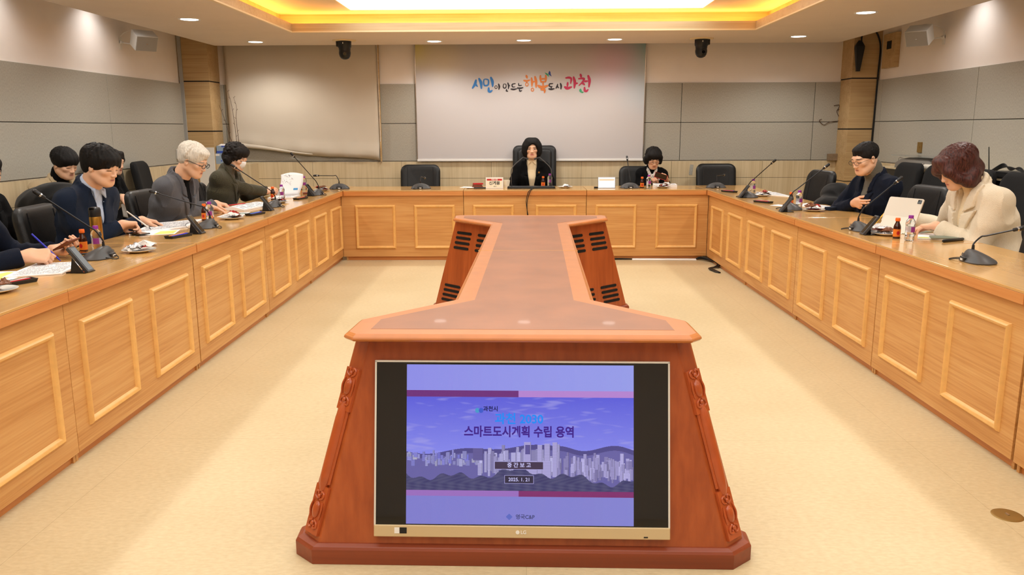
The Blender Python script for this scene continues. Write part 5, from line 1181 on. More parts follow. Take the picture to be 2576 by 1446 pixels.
# raised pages of the masked reader
t = thing('document', 'raised white pages with a printed sketch held by the masked woman', 'document', (-2.33, 8.10, TZ+.014), 0, TF)
P = [[(-.10+.20*u+.03*math.sin(v*2.2), .10*u+.0*v+.10*v, .0+.20*v+.02*math.sin(PI*u)*v) for u in np.linspace(0, 1, 8)] for v in np.linspace(0, 1, 10)]
o = part('page', MB().grid(P), 'paper', t); q = o.modifiers.new('t', 'SOLIDIFY'); q.thickness = .002
m = MB(); rs = random.Random(5)
for k in range(26):
    u, v = rs.uniform(.12, .5), rs.uniform(.5, .9); x = -.10+.20*u+.03*math.sin(v*2.2); y = .10*u+.10*v-.004; z = .20*v+.02*math.sin(PI*u)*v
    m.tube([(x, y, z), (x+rs.uniform(-.02, .02), y, z+rs.uniform(-.02, .02))], .0009, 4)
part('printed_sketch', m, 'ink', t)
part('blue_stamp', MB().add([(.045, .085, .045), (.085, .105, .045), (.087, .112, .065), (.047, .092, .065)], [(0, 1, 2, 3)]), 'sky_blue', t)
# page held at the wall side
t = thing('document', 'white page curling down from the beige blazer\'s hand', 'document', (-3.20, 6.80, .86), 0, TF)
P = [[(-.15+.26*u, -.05+.02*v, -.02-.11*v+.035*math.sin(PI*u)-.05*v*math.sin(PI*u)) for u in np.linspace(0, 1, 10)] for v in np.linspace(0, 1, 8)]
o = part('page', MB().grid(P), 'paper', t); q = o.modifiers.new('t', 'SOLIDIFY'); q.thickness = .0015
# propped tablet
t = thing('tablet', 'large tablet in a cream folding cover propped up on the right table', 'tablet', (2.50, 5.20, TZ), -62, TF)
Mt = Matrix.Translation((0, -.02, .055)) @ Matrix.Rotation(R(-24), 4, 'X')
part('back_cover', MB().prism(rrect(-.125, .125, 0, .175, .012), 0, .010, M=Mt @ Matrix.Rotation(R(90), 4, 'X')), 'tablet_cream', t, bevel=.002)
part('screen', MB().box(-.120, .120, .0, .0015, .005, .170, M=Mt), 'black_gloss', t)
part('camera_bump', MB().box(.088, .115, -.0125, -.009, .140, .166, M=Mt), 'black_gloss', t, bevel=.003)
part('folded_stand', MB().add([(-.11, -.085, .002), (.11, -.085, .002), (.10, -.024, .10), (-.10, -.024, .10), (-.11, -.082, .002), (.11, -.082, .002), (.10, -.020, .10), (-.10, -.020, .10)], [(0, 1, 2, 3), (7, 6, 5, 4), (0, 4, 5, 1), (1, 5, 6, 2), (2, 6, 7, 3), (3, 7, 4, 0)]), 'tablet_cream', t)
part('keyboard_flap', MB().box(-.125, .125, -.085, .16, 0, .004), 'khaki', t)
# name plates
t = thing('name_plate', 'white framed name plate with a red header in the centre of the back row', 'name plate', (-.252, 9.10, TZ), 0, TF)
Mn = Matrix.Rotation(R(-6), 4, 'X')
part('frame', MB().box(-.099, .099, -.006, .008, 0, .127, M=Mn), 'white_plastic', t, bevel=.002)
part('card', MB().box(-.086, .086, -.0072, -.005, .012, .115, M=Mn), 'paper_cream', t)
part('red_header', MB().box(-.086, .086, -.0078, -.006, .090, .110, M=Mn), 'red', t)
letter('과천시장', .020, 'white_plastic', t, Mn @ Matrix.Translation((0, -.0082, .100)) @ FRONT, bold=.0005)
letter('신계용', .046, 'label_black', t, Mn @ Matrix.Translation((0, -.0082, .060)) @ FRONT, bold=.001)
letter('과천시', .013, 'label_black', t, Mn @ Matrix.Translation((.006, -.0082, .024)) @ FRONT)
t = thing('tablet', 'white screen tablet standing at the left of the upright microphone', 'tablet', (1.018, 9.10, TZ), 0, TF)
part('frame', MB().box(-.100, .100, -.004, .006, 0, .127, M=Mn), 'chrome', t, bevel=.002)
emis('tablet_glow', (250, 248, 244), .95); part('screen', MB().box(-.094, .094, -.0055, -.003, .006, .121, M=Mn), 'tablet_glow', t)
m = MB().box(-.084, .084, -.0062, -.005, .086, .104, M=Mn); part('header_band', m, 'paper_cream', t)
part('stand', MB().box(-.14, -.10, -.01, .04, 0, .018), 'black_plastic', t, bevel=.002)
# ---------------------------------------------------------------- banner screen, roller blind
bx = lambda px: -1.372+(px-1047)*.005
bz = lambda py: 2.45-(py-118)*.00487
def banner_mat():
    m = mat('banner_print', (212, 205, 203), .7, bump=.05, bscale=900); N, L = nodes(m); b = N['Principled BSDF']
    tc = N.new('ShaderNodeTexCoord'); sp = N.new('ShaderNodeSeparateXYZ'); L.new(tc.outputs['Object'], sp.inputs[0])
    cur = None
    for (cx, cz, r, c) in ((1.5, 2.46, .62, (96, 170, 176)), (1.10, 2.30, .55, (206, 172, 190)), (1.50, 1.95, .50, (186, 200, 212)), (-1.38, 2.46, .36, (218, 204, 96)), (-1.05, 2.35, .42, (216, 204, 176))):
        v = N.new('ShaderNodeVectorMath'); v.operation = 'DISTANCE'; v.inputs[1].default_value = (cx, 0, cz)
        cx_ = N.new('ShaderNodeCombineXYZ'); L.new(sp.outputs[0], cx_.inputs[0]); L.new(sp.outputs[2], cx_.inputs[2]); L.new(cx_.outputs[0], v.inputs[0])
        mr = N.new('ShaderNodeMapRange'); mr.interpolation_type = 'SMOOTHSTEP'; mr.inputs['From Min'].default_value = 0; mr.inputs['From Max'].default_value = r; mr.inputs['To Min'].default_value = .75; mr.inputs['To Max'].default_value = 0
        L.new(v.outputs['Value'], mr.inputs['Value']); mx = N.new('ShaderNodeMix'); mx.data_type = 'RGBA'; mx.inputs[6].default_value = lin((196, 192, 193)); mx.inputs[7].default_value = lin(c)
        L.new(mr.outputs[0], mx.inputs[0])
        if cur: L.new(cur.outputs[2], mx.inputs[6])
        cur = mx
    L.new(cur.outputs[2], b.inputs['Base Color'])
banner_mat()
YS = 10.29
bn = thing('banner_screen', 'large white hanging banner screen with brush lettering in blue, black, orange and red', 'banner', (0, 0, 0))
part('banner_cloth', MB().box(-1.385, 1.475, YS, YS+.012, 1.075, 2.60), 'banner_print', bn)
part('bottom_bar', MB().box(-1.392, 1.482, YS-.010, YS+.014, 1.050, 1.078), 'white_plastic', bn, bevel=.004)
part('roller_tube', MB().tube([(-1.40, YS+.02, 2.62), (1.49, YS+.02, 2.62)], .035, 12), 'white_plastic', bn)
for k, (x, h) in enumerate(((1.478, 1), (-1.388, 1))): part('edge_strip', MB().box(x-.004, x+.004, YS-.002, YS+.01, 1.075, 2.60), 'chrome', bn)
def brush(strokes, m, w, name):
    """flat ribbon strokes; points in the lettering's own grid (x right, y down) with a swelling width"""
    mb = MB(); dy = 0
    for st in strokes:
        dy += .00025
        closed = st[0] == 'o'
        if closed: cx, cy, rx, ry = st[1:]; P = [(cx+rx*math.cos(a), cy+ry*math.sin(a)) for a in np.linspace(0, 2*PI, 21)]; W = [w*.62]*21
        else:
            k_ = st[0] if not isinstance(st[0], tuple) else 1; Q = [s for s in st if isinstance(s, tuple)]
            P = [(p.x, p.y) for p in bez([(a, b, 0) for a, b in Q], 6)]; n = len(P); W = [w*k_*(.55+.75*math.sin(PI*min(1, .15+.8*i/(n-1)))) for i in range(n)]
        W3 = [(bx(1100+x/4.518), bz(100+y/4.518)) for x, y in P]; L_, R_ = [], []
        for i, (x, z) in enumerate(W3):
            a = W3[max(i-1, 0)]; b = W3[min(i+1, len(W3)-1)]; dx, dz = b[0]-a[0], b[1]-a[1]; l = math.hypot(dx, dz) or 1; s_ = W[i]/2
            L_.append((x-dz/l*s_, YS-.003-dy, z+dx/l*s_)); R_.append((x+dz/l*s_, YS-.003-dy, z-dx/l*s_))
        o_ = len(mb.v); n = len(L_); mb.add(L_+R_, [(i, i+1, n+i+1, n+i) for i in range(n-1)])
        if not closed and P[0] != P[-1] and math.hypot(P[0][0]-P[-1][0], P[0][1]-P[-1][1]) > 1:
            for c, r in ((W3[0], W[0]), (W3[-1], W[-1])): mb.add([(c[0]+r/2*math.cos(a), YS-.0031-dy, c[1]+r/2*math.sin(a)) for a in np.linspace(0, 2*PI, 13)[:-1]], [tuple(range(12))])
    return part(name, mb, m, bn)
brush([[1.3, (430, 452), (418, 495), (390, 540)], [.9, (418, 488), (432, 505), (446, 522)], [1.4, (466, 436), (486, 480), (490, 542)], [.8, (522, 440), (516, 475), (524, 508), (548, 512), (568, 500), (572, 465), (566, 446), (545, 440), (522, 440)], [1.4, (600, 424), (616, 470), (618, 520)], [1.2, (573, 540), (574, 572), (590, 580), (610, 568)]], 'c_blue', .020, 'lettering')
brush([['o', 656, 530, 14, 16], [1.3, (686, 496), (693, 525), (688, 555)], [.8, (742, 495), (738, 528), (752, 542), (768, 532), (768, 500), (742, 495)], [1.2, (790, 484), (799, 512), (796, 548)], [.8, (797, 516), (814, 513)], [1, (776, 556), (774, 572), (790, 577)], [.9, (874, 490), (842, 498), (838, 515), (846, 528), (872, 528)], [1.2, (826, 552), (856, 556), (890, 549)], [.9, (912, 488), (916, 512), (948, 510)], [1.2, (898, 540), (930, 543), (962, 536)], [1, (920, 556), (926, 575), (948, 570)],
    [.9, (1296, 492), (1262, 496), (1258, 515), (1268, 526), (1292, 524)], [.8, (1281, 526), (1282, 548)], [1.2, (1253, 552), (1282, 556), (1314, 550)], [1, (1352, 500), (1346, 524), (1332, 546)], [.8, (1346, 520), (1356, 532), (1366, 542)], [1.2, (1384, 492), (1392, 520), (1389, 554)]], 'c_ink', .013, 'lettering')
brush([[1.2, (1000, 402), (1008, 430)], [1.1, (972, 456), (1004, 462), (1036, 452)], ['o', 1006, 500, 15, 19], [1.2, (1058, 430), (1063, 475), (1062, 522)], [.9, (1064, 474), (1094, 468)], [1.4, (1097, 416), (1109, 470), (1110, 530)], ['o', 1068, 560, 14, 17], [1.1, (1158, 404), (1158, 440), (1166, 474)], [1.1, (1219, 400), (1219, 438), (1214, 472)], [.8, (1162, 440), (1214, 437)], [.9, (1164, 474), (1214, 470)], [.9, (1187, 482), (1189, 514)], [1.5, (1134, 516), (1160, 530), (1200, 530), (1240, 514)], [1.2, (1166, 560), (1204, 562), (1204, 594)]], 'c_orange', .018, 'lettering')
brush([[1.1, (1446, 430), (1480, 426), (1505, 440), (1500, 490)], [1, (1466, 482), (1462, 528)], [1.4, (1434, 532), (1464, 546), (1508, 532)], [1.4, (1532, 424), (1546, 480), (1541, 542)], [1, (1546, 494), (1578, 490)], [1.2, (1609, 392), (1618, 422)], [1, (1590, 440), (1622, 436), (1650, 442), (1628, 482), (1594, 514)], [1, (1628, 482), (1656, 508)], [1, (1654, 470), (1690, 466)], [1.4, (1696, 408), (1711, 460), (1706, 530)], [1.2, (1656, 540), (1660, 572), (1680, 578), (1696, 562)]], 'c_red', .019, 'lettering')
def wing(P, m):
    return part('butterfly_wing', MB().add([(bx(1100+x/4.518), YS-.003, bz(100+y/4.518)) for x, y in P], [tuple(range(len(P)))]), m, bn)
wing([(1204, 368), (1230, 376), (1250, 390), (1254, 418), (1236, 404), (1216, 384)], 'c_green'); wing([(1258, 348), (1270, 362), (1274, 390), (1286, 412), (1262, 400), (1246, 380)], 'c_navy')
wing([(1612, 548), (1624, 566), (1628, 584), (1616, 596), (1600, 584), (1596, 564)], 'c_green'); wing([(1616, 596), (1632, 582), (1650, 592), (1634, 602)], 'green')
bl = thing('roller_blind', 'beige roller blind lowered on the back wall with its crumpled hem hanging skew', 'blind', (0, 0, 0))
rows = []
NX, NZ = 40, 26
for j in range(NZ+1):
    v = j/NZ; r = []
    for i in range(NX+1):
        u = i/NX; x0 = -3.79+.02*v; x = x0+u*(-1.868-x0)
        zb = 1.255-(.19*u**.8 if u > 0 else 0)+.012*math.sin(u*9); z = 2.60+(zb-2.60)*v
        w_ = max(0, v-.86)/.14; y = 10.29-.05*math.sin(PI*min(1, w_*1.0))*w_*(.7+.3*math.sin(u*14))-.012*w_*math.sin(u*37+2)-.004*math.sin(u*5+v*3)*v
        if abs(u-.78) < .05: y -= .02*w_*(1-abs(u-.78)/.05)
        r.append((x, y, z))
    rows.append(r)
o = part('blind_cloth', MB().grid(rows), 'blind_cloth', bl); q = o.modifiers.new('t', 'SOLIDIFY'); q.thickness = .003
part('hem_roll', MB().tube([(-3.765+1.89*u, 10.265, 1.262-.19*u**.8+.012*math.sin(u*9)+.012) for u in np.linspace(0, .55, 14)], [.034-.028*u for u in np.linspace(0, 1, 14)], 12), 'blind_cloth', bl)
part('side_post', MB().box(-1.863, -1.842, 10.28, 10.31, 1.05, 2.6), 'pillar_wood', bl)
part('pull_chain', MB().tube([(-1.858, 10.272, 2.5), (-1.852, 10.272, 1.3)], .003, 6), 'white_plastic', bl)
# ---------------------------------------------------------------- speakers, cameras
def speaker(label, q, y):
    t = thing('wall_speaker', label, 'speaker', (q*3.99, y, 2.372), 0, I4, 'white wall speakers'); t.scale = (.82, .82, .82)
    # face looks down and into the room
    d = Vector((-q*.62, -.60, -.50)).normalized(); M = d.to_track_quat('-Y', 'Z').to_matrix().to_4x4()
    part('cabinet', MB().box(-.10, .10, -.10, .09, -.135, .135, M=M @ Matrix.Rotation(R(90), 4, 'Y')), 'speaker_white', t, bevel=.008)
    part('grille', MB().box(-.093, .093, -.106, -.098, -.128, .128, M=M @ Matrix.Rotation(R(90), 4, 'Y')), 'speaker_grille', t, bevel=.003)
    part('maker_badge', MB().box(-.012, .012, -.108, -.105, -.006, .006, M=M), 'chrome', t)
    wl = Vector((q*.312, .02, -.02))
    part('wall_plate', MB().box(wl.x-.004, wl.x+.004, wl.y-.03, wl.y+.03, wl.z-.09, wl.z+.07), 'white_plastic', t)
    part('arm', MB().tube([wl, wl*.55+Vector((0, .02, -.03)), Vector((q*.05, .05, -.01))], .008, 8), 'white_plastic', t)
    part('joint', MB().cyl(wl+Vector((-q*.01, -.03, 0)), wl+Vector((-q*.01, .03, 0)), .02), 'white_plastic', t)
    part('cable', MB().tube(bez([(q*.30, 0, .05), (q*.22, -.02, .10), (q*.08, 0, .13), (0, .02, .12)], 6), .003, 6), 'white_plastic', t)
speaker('white box speaker bracketed high on the left wall', -1, 8.60); speaker('white box speaker bracketed high on the right wall', 1, 8.52)
def dome(label, x, y, q):
    t = thing('ceiling_camera', label, 'camera', (x, y, ZC), 0, I4, 'black dome cameras hanging from the ceiling')
    part('mounting_ring', MB().lathe([(.001, -.012), (.128, -.012), (.134, -.006), (.134, 0), (.001, 0)], 36), 'moulding_cream', t)
    part('housing', MB().lathe([(.001, -.215), (.022, -.212), (.045, -.200), (.060, -.178), (.067, -.150), (.067, -.128), (.064, -.118), (.068, -.085), (.076, -.075), (.078, -.012), (.001, -.012)], 32), 'black_plastic', t)
    part('side_box', MB().box(-.092, -.060, -.03, .03, -.070, -.012) if q < 0 else MB().box(.060, .092, -.03, .03, -.070, -.012), 'black_plastic', t, bevel=.004)
    part('lens', MB().cyl((.012, -.055, -.150), (.014, -.072, -.154), .020, .018, 20), 'black_gloss', t)
    part('lens_ring', MB().tube([(.013+.021*math.cos(a), -.066, -.152+.021*math.sin(a)) for a in np.linspace(0, 2*PI, 21)[:-1]], .0022, 6, closed=True), 'grey_plastic', t)
    part('status_label', MB().box(-.006, .002, -.0795, -.075, -.045, -.028), 'white_plastic', t)
dome('black dome camera hanging in front of the beige blind', -2.085, 9.48, -1); dome('black dome camera hanging right of the banner', 1.992, 9.49, 1)
# ---------------------------------------------------------------- pillar and wall fittings
single('cable_conduit', MB().box(-.022, .022, -.015, .0, 0, 1.30).box(-.022, .022, -.015, .0, 1.303, 2.84), 'conduit', 'grey cable conduit running up the left pillar edge', 'conduit', (-4.215, 9.998, 0))
m = MB().tube(bez([(3.985, 9.955, 2.44), (3.99, 9.96, 2.53), (4.05, 9.975, 2.60), (4.14, 9.98, 2.585), (4.20, 9.985, 2.50), (4.228, 9.985, 2.36), (4.224, 9.985, 2.0), (4.215, 9.985, 1.2), (4.21, 9.985, .5)], 8), .010, 8)
single('wall_cable', m, 'cable', 'thick black cable looping over the right pillar and running down its edge', 'cable')
t = thing('hanging_microphone', 'black tapered device hanging from the cable on the right pillar', 'hanging device', (3.968, 9.955, 2.33))
m = MB().prism(rrect(-.045, .045, -.02, .02, .012), 0, .05, top=rrect(-.058, .058, -.026, .026, .014)); m2 = MB()
m2.loft([[(x*s_, y*s_, z) for x, y in rrect(-.056, .056, -.026, .026, .012)] for s_, z in ((.45, -.19), (.62, -.12), (1, .05), (1, .075), (.55, .12), (.3, .14))], True, True, False); part('housing', m2, 'black_plastic', t)
part('end_plug', MB().box(-.022, .022, -.014, .014, -.215, -.188), 'black_plastic', t)
t = thing('wall_box', 'flat wooden wall box with a small dark square, beside the right speaker', 'wall box', (4.249, 9.675, 2.325))
part('box', MB().box(-.055, 0, -.165, .165, -.19, .195), 'pillar_wood', t, bevel=.003); part('dark_square', MB().box(-.057, -.054, -.06, .06, .02, .11), 'groove_black', t)
single('wall_switch', MB().box(-.012, 0, -.045, .045, -.055, .055).box(-.016, -.012, -.012, .012, -.01, .012), 'brass', 'small brass wall switch on the right grey panel', 'switch', (4.232, 8.785, 1.245))
t = thing('wall_phone', 'white intercom handset on the left grey wall next to the pillar', 'phone', (-4.232, 9.72, 1.17)); part('handset', MB().box(0, .035, -.025, .025, -.06, .06), 'white_plastic', t, bevel=.008); part('keypad', MB().box(.035, .037, -.015, .015, -.04, .0), 'grey_plastic', t)
single('whiteboard_sheet', MB().box(-.18, .02, -.006, .006, 0, 1.24), 'white_plastic', 'white board leaning against the left pillar behind the white hair', 'board', (-3.90, 9.99, 0))
t = thing('shelf', 'low wooden shelf beside the left pillar', 'shelf', (0, 0, 0)); part('shelf_board', MB().box(-3.88, -3.45, 10.02, 10.318, .0, 1.035), 'wainscot_wood', t, bevel=.002)
t = thing('tissue_box', 'blue and white tissue box with tissue poking out, on top of the pale box', 'tissue box', (-3.805, 10.09, 1.168)); part('carton', MB().box(-.062, .062, -.05, .05, 0, .09), 'box_pale', t, bevel=.002); part('blue_band', MB().box(-.0635, .0635, -.0515, .0515, 0, .028), 'box_blue', t); part('lid_edge', MB().box(.0, .0635, -.0515, .0515, .075, .0915), 'box_blue', t); part('tissue', pouch(3, .03, .05, .02), 'paper', t, loc=(0, 0, .09))
t = thing('carton', 'pale blue carton with a dark dot under the tissue box', 'box', (-3.80, 10.09, 1.036)); part('box', MB().box(-.085, .085, -.06, .06, 0, .131), 'box_pale', t, bevel=.002); part('dot', MB().cyl((-.01, -.0602, .038), (-.01, -.0612, .038), .009, n=14), 'box_blue', t); part('white_label', MB().box(-.08, -.03, -.0612, -.06, .10, .122), 'paper', t)
t = thing('vase', 'small brown vase holding bare twigs beside the blind', 'vase', (-3.60, 10.14, 1.036)); part('pot', MB().lathe([(.001, 0), (.03, 0), (.045, .03), (.04, .075), (.022, .10), (.026, .12), (.022, .12), (.018, .10), (.001, .09)], 22), 'wood_block', t)
for P in ([(0, 0, .1), (-.04, .0, .25), (-.06, .02, .48), (-.09, .03, .75), (-.13, .04, .90)], [(0, 0, .1), (-.01, -.02, .3), (-.03, 0, .55), (-.02, .01, .70), (-.05, .01, .82)], [(0, 0, .1), (-.10, -.02, .28), (-.16, -.02, .52), (-.22, -.03, .72)]):
    m = MB(); B = bez(P, 8); m.tube(B, [.0045-.003*i/len(B) for i in range(len(B))], 6)
    for i in range(6, len(B), 5):
        s_ = 1 if i % 2 else -1; m.tube([B[i], B[i]+Vector((s_*.014, 0, .018))], .0018, 5); m.ball(B[i]+Vector((s_*.015, 0, .02)), .004, 8, 6)
    part('twig', m, 'twig', t)
t = thing('dry_branch', 'red brown dry twig with two tips stuck to the right end of the grey wall', 'branch', (3.90, 10.318, 1.56)); m = MB()
for P in ([(.05, 0, .13), (-.01, 0, .10), (.03, 0, .02), (.06, 0, .01)], [(-.01, -.0, .10), (.02, 0, .17), (-.05, 0, .165)], [(.03, 0, -.02), (-.10, 0, -.04), (-.16, 0, -.07), (-.22, 0, -.02), (-.19, 0, .0)]): m.tube(bez(P, 5), .0035, 6)
part('twig', m, 'twig', t)
single('wood_block', MB().box(-.058, .058, -.03, .028, 0, .085), 'wood_block', 'weathered wooden block on the ledge at the right end of the grey back wall', 'block', (3.862, 10.285, 1.047), bevel=.004)
# tape marks on the dado
t = thing('paper_strip', 'faded grey sticker strip on the wooden dado right of the woman in glasses', 'sticker', (2.10, 10.318, .93)); part('strip', MB().box(-.022, .022, -.001, 0, -.06, .07, M=Matrix.Rotation(R(6), 4, 'Y')), 'grey_panel', t)
# cables on the floor
sheet_ = single('cable_duct', MB().prism([(-.36, -.03), (.36, -.03), (.36, .03), (-.36, .03)], 0, .014, top=[(-.355, -.018), (.355, -.018), (.355, .018), (-.355, .018)]), 'white_plastic', 'white cable duct lying on the floor at the foot of the back row', 'cable duct', (1.55, 8.92, .002), -2)
m = MB()
for k in range(3): m.tube(bez([(.95, 8.915+.012*k, .012), (1.08, 8.93+.01*k, .010), (1.19, 8.925, .010)], 6), .006, 6)
single('power_cable', m, 'cable', 'black cables entering the left end of the white floor duct', 'cable')
m = MB(); rs = random.Random(3)
for k in range(6):
    j = lambda: rs.uniform(-.02, .02); m.tube(bez([(1.91, 8.92+j(), .014), (1.97+j(), 8.88+j(), .018+.01*k % .03), (2.05+j(), 8.72+j(), .02), (2.07+j(), 8.50+j(), .02), (2.01+j(), 8.36+j(), .016), (1.93+j(), 8.28+j(), .012), (1.95+j(), 8.12+j(), .01), (1.97+j()*.5, 8.06, .008)], 6), .006, 6)
single('cable_bundle', m, 'cable', 'tangled black cable bundle on the floor in the right corner of the table ring', 'cables')
t = thing('floor_outlet', 'round brass floor outlet cover near the lower right', 'floor outlet', (1.842, 2.862, 0)); part('cover', MB().lathe([(.001, .005), (.045, .004), (.052, .003), (.056, .0005), (.056, 0), (.001, 0)], 40), 'brass', t); part('latch', MB().box(-.004, .004, -.010, .010, .004, .007), 'chrome', t)
# ---------------------------------------------------------------- side desks, coats, right hand equipment
def side_desk(label, x0, x1, y0, y1, z):
    t = thing('side_desk', label, 'desk', ((x0+x1)/2, (y0+y1)/2, 0), 0, TF, 'wooden side desks at the left wall'); w_, d = (x1-x0)/2, (y1-y0)/2
    part('desktop', MB().box(-w_, w_, -d, d, z-.03, z), 'desk_top', t, bevel=.002)
    for a in (-1, 1):
        for b in (-1, 1): part('leg', MB().box(a*(w_-.04)-.015, a*(w_-.04)+.015, b*(d-.04)-.015, b*(d-.04)+.015, 0, z-.03), 'black_plastic', t)
side_desk('side desk with the tissue pack at the left wall', -4.10, -3.68, 5.80, 6.22, .74); side_desk('side desk behind the tissue pack by the puffy coat', -4.12, -3.72, 6.30, 6.42, .73)
single('tissue_pack', MB().box(-.07, .07, -.04, .04, 0, .035), 'tissue_green', 'pale green tissue pack on the side desk', 'tissue pack', (-3.98, 5.92, .741), 30, TF, bevel=.008)
single('wallet', MB().box(-.07, .07, -.04, .04, 0, .035), 'wallet_brown', 'brown wallet on the side desk', 'wallet', (-3.86, 6.10, .741), 10, TF, bevel=.006)
def coat(label, blobs, c, seed, dark='coat_black'):
    lo = np.min([np.array(b[0])-max(b[1])-.03 for b in blobs], 0); hi = np.max([np.array(b[0])+max(b[1])+.03 for b in blobs], 0)
    s = SD(lo, hi, .009)
    for b in blobs: s.ell(b[0], b[1], None, .06)
    g = wav(26, seed, 5); s.disp(lambda X, Y, Z: .014*np.abs(g(X, Y, Z))-.003)
    o = np_part('coat', s.mesh(), dark, None); o.matrix_world = TF @ Matrix.Translation(c); tag(o, label, 'coat')
cloth_mat('coat_black', (8, 8, 9), .7)
coat('black puffy coat heaped over a seat behind the beige blazer\'s side desk', [((0, 0, 0), (.20, .17, .16)), ((.16, -.05, -.06), (.15, .16, .15)), ((-.17, .03, -.04), (.14, .16, .15)), ((.02, .0, -.22), (.26, .18, .14)), ((.10, .02, .05), (.13, .12, .09))], (-3.60, 6.22, .90), 2)
coat('black coat draped over the seat beside the folded arms', [((0, 0, 0), (.14, .12, .10)), ((-.08, -.1, -.10), (.16, .12, .09)), ((.08, 0, -.10), (.14, .12, .12)), ((-.02, .0, -.22), (.20, .14, .10))], (2.90, 7.28, .87), 5)
t = thing('side_cabinet', 'long low dark cabinet against the right wall carrying equipment', 'cabinet', (4.0, 7.4, 0)); part('body', MB().box(-.06, .215, -1.7, 1.7, 0, 1.02), 'black_plastic', t, bevel=.004); part('cabinet_top', MB().box(-.075, .215, -1.71, 1.71, 1.02, 1.035), 'wainscot_wood', t)
t = thing('document_camera', 'grey equipment under a clear acrylic lid on the right side cabinet', 'equipment', (4.06, 8.35, 1.036)); part('housing', MB().loft([[(x*s_, y*s_, z) for x, y in rrect(-.11, .11, -.42, .42, .05)] for s_, z in ((1, 0), (.98, .05), (.80, .09), (.5, .11))], True, True, True), 'grey_device', t); part('acrylic_lid', MB().box(-.11, .14, -.48, .48, .125, .130), 'acrylic', t)
part('lid_post', MB().box(-.110, -.105, -.47, -.46, 0, .125), 'acrylic', t); part('white_cable', MB().tube(bez([(-.05, .45, .02), (-.06, .40, .10), (-.05, .30, .09), (-.04, .25, .06)], 6), .004, 6), 'white_plastic', t)
t = thing('paper_roll', 'rolled white paper on the right side cabinet', 'paper roll', (3.965, 8.10, 1.068)); part('roll', MB().tube([(0, -.24, 0), (0, .24, 0)], .032, 18), 'roll_white', t); part('roll_hollow', MB().tube([(0, -.2405, 0), (0, -.24, 0)], .016, 14), 'black_gap', t); part('band', MB().tube([(0, -.01, 0), (0, .01, 0)], .0335, 18), 'black_plastic', t)
t = thing('radio_receiver', 'black receiver box with a raised antenna at the right wall', 'receiver', (4.03, 6.62, 1.036)); part('box', MB().box(-.10, .15, -.26, .26, 0, .06), 'black_plastic', t, bevel=.005); part('antenna', MB().tube([(.02, .50, .0), (.02, .52, .10), (.02, .55, .25)], [.006, .005, .004], 8), 'black_plastic', t); part('slot', MB().box(-.102, -.099, -.2, .2, .015, .045), 'black_gap', t)
m = MB()
for k in range(5): m.tube(bez([(-.01*k, .24, .0), (.02, .16, .035+.008*k), (.0, .02, .045-.006*k), (-.02, -.14, .025+.006*k), (.0, -.20, .0)], 8), .005, 6)
single('coiled_cable', m, 'cable', 'coiled black cables lying on the receiver box', 'cable', (4.02, 6.75, 1.085))
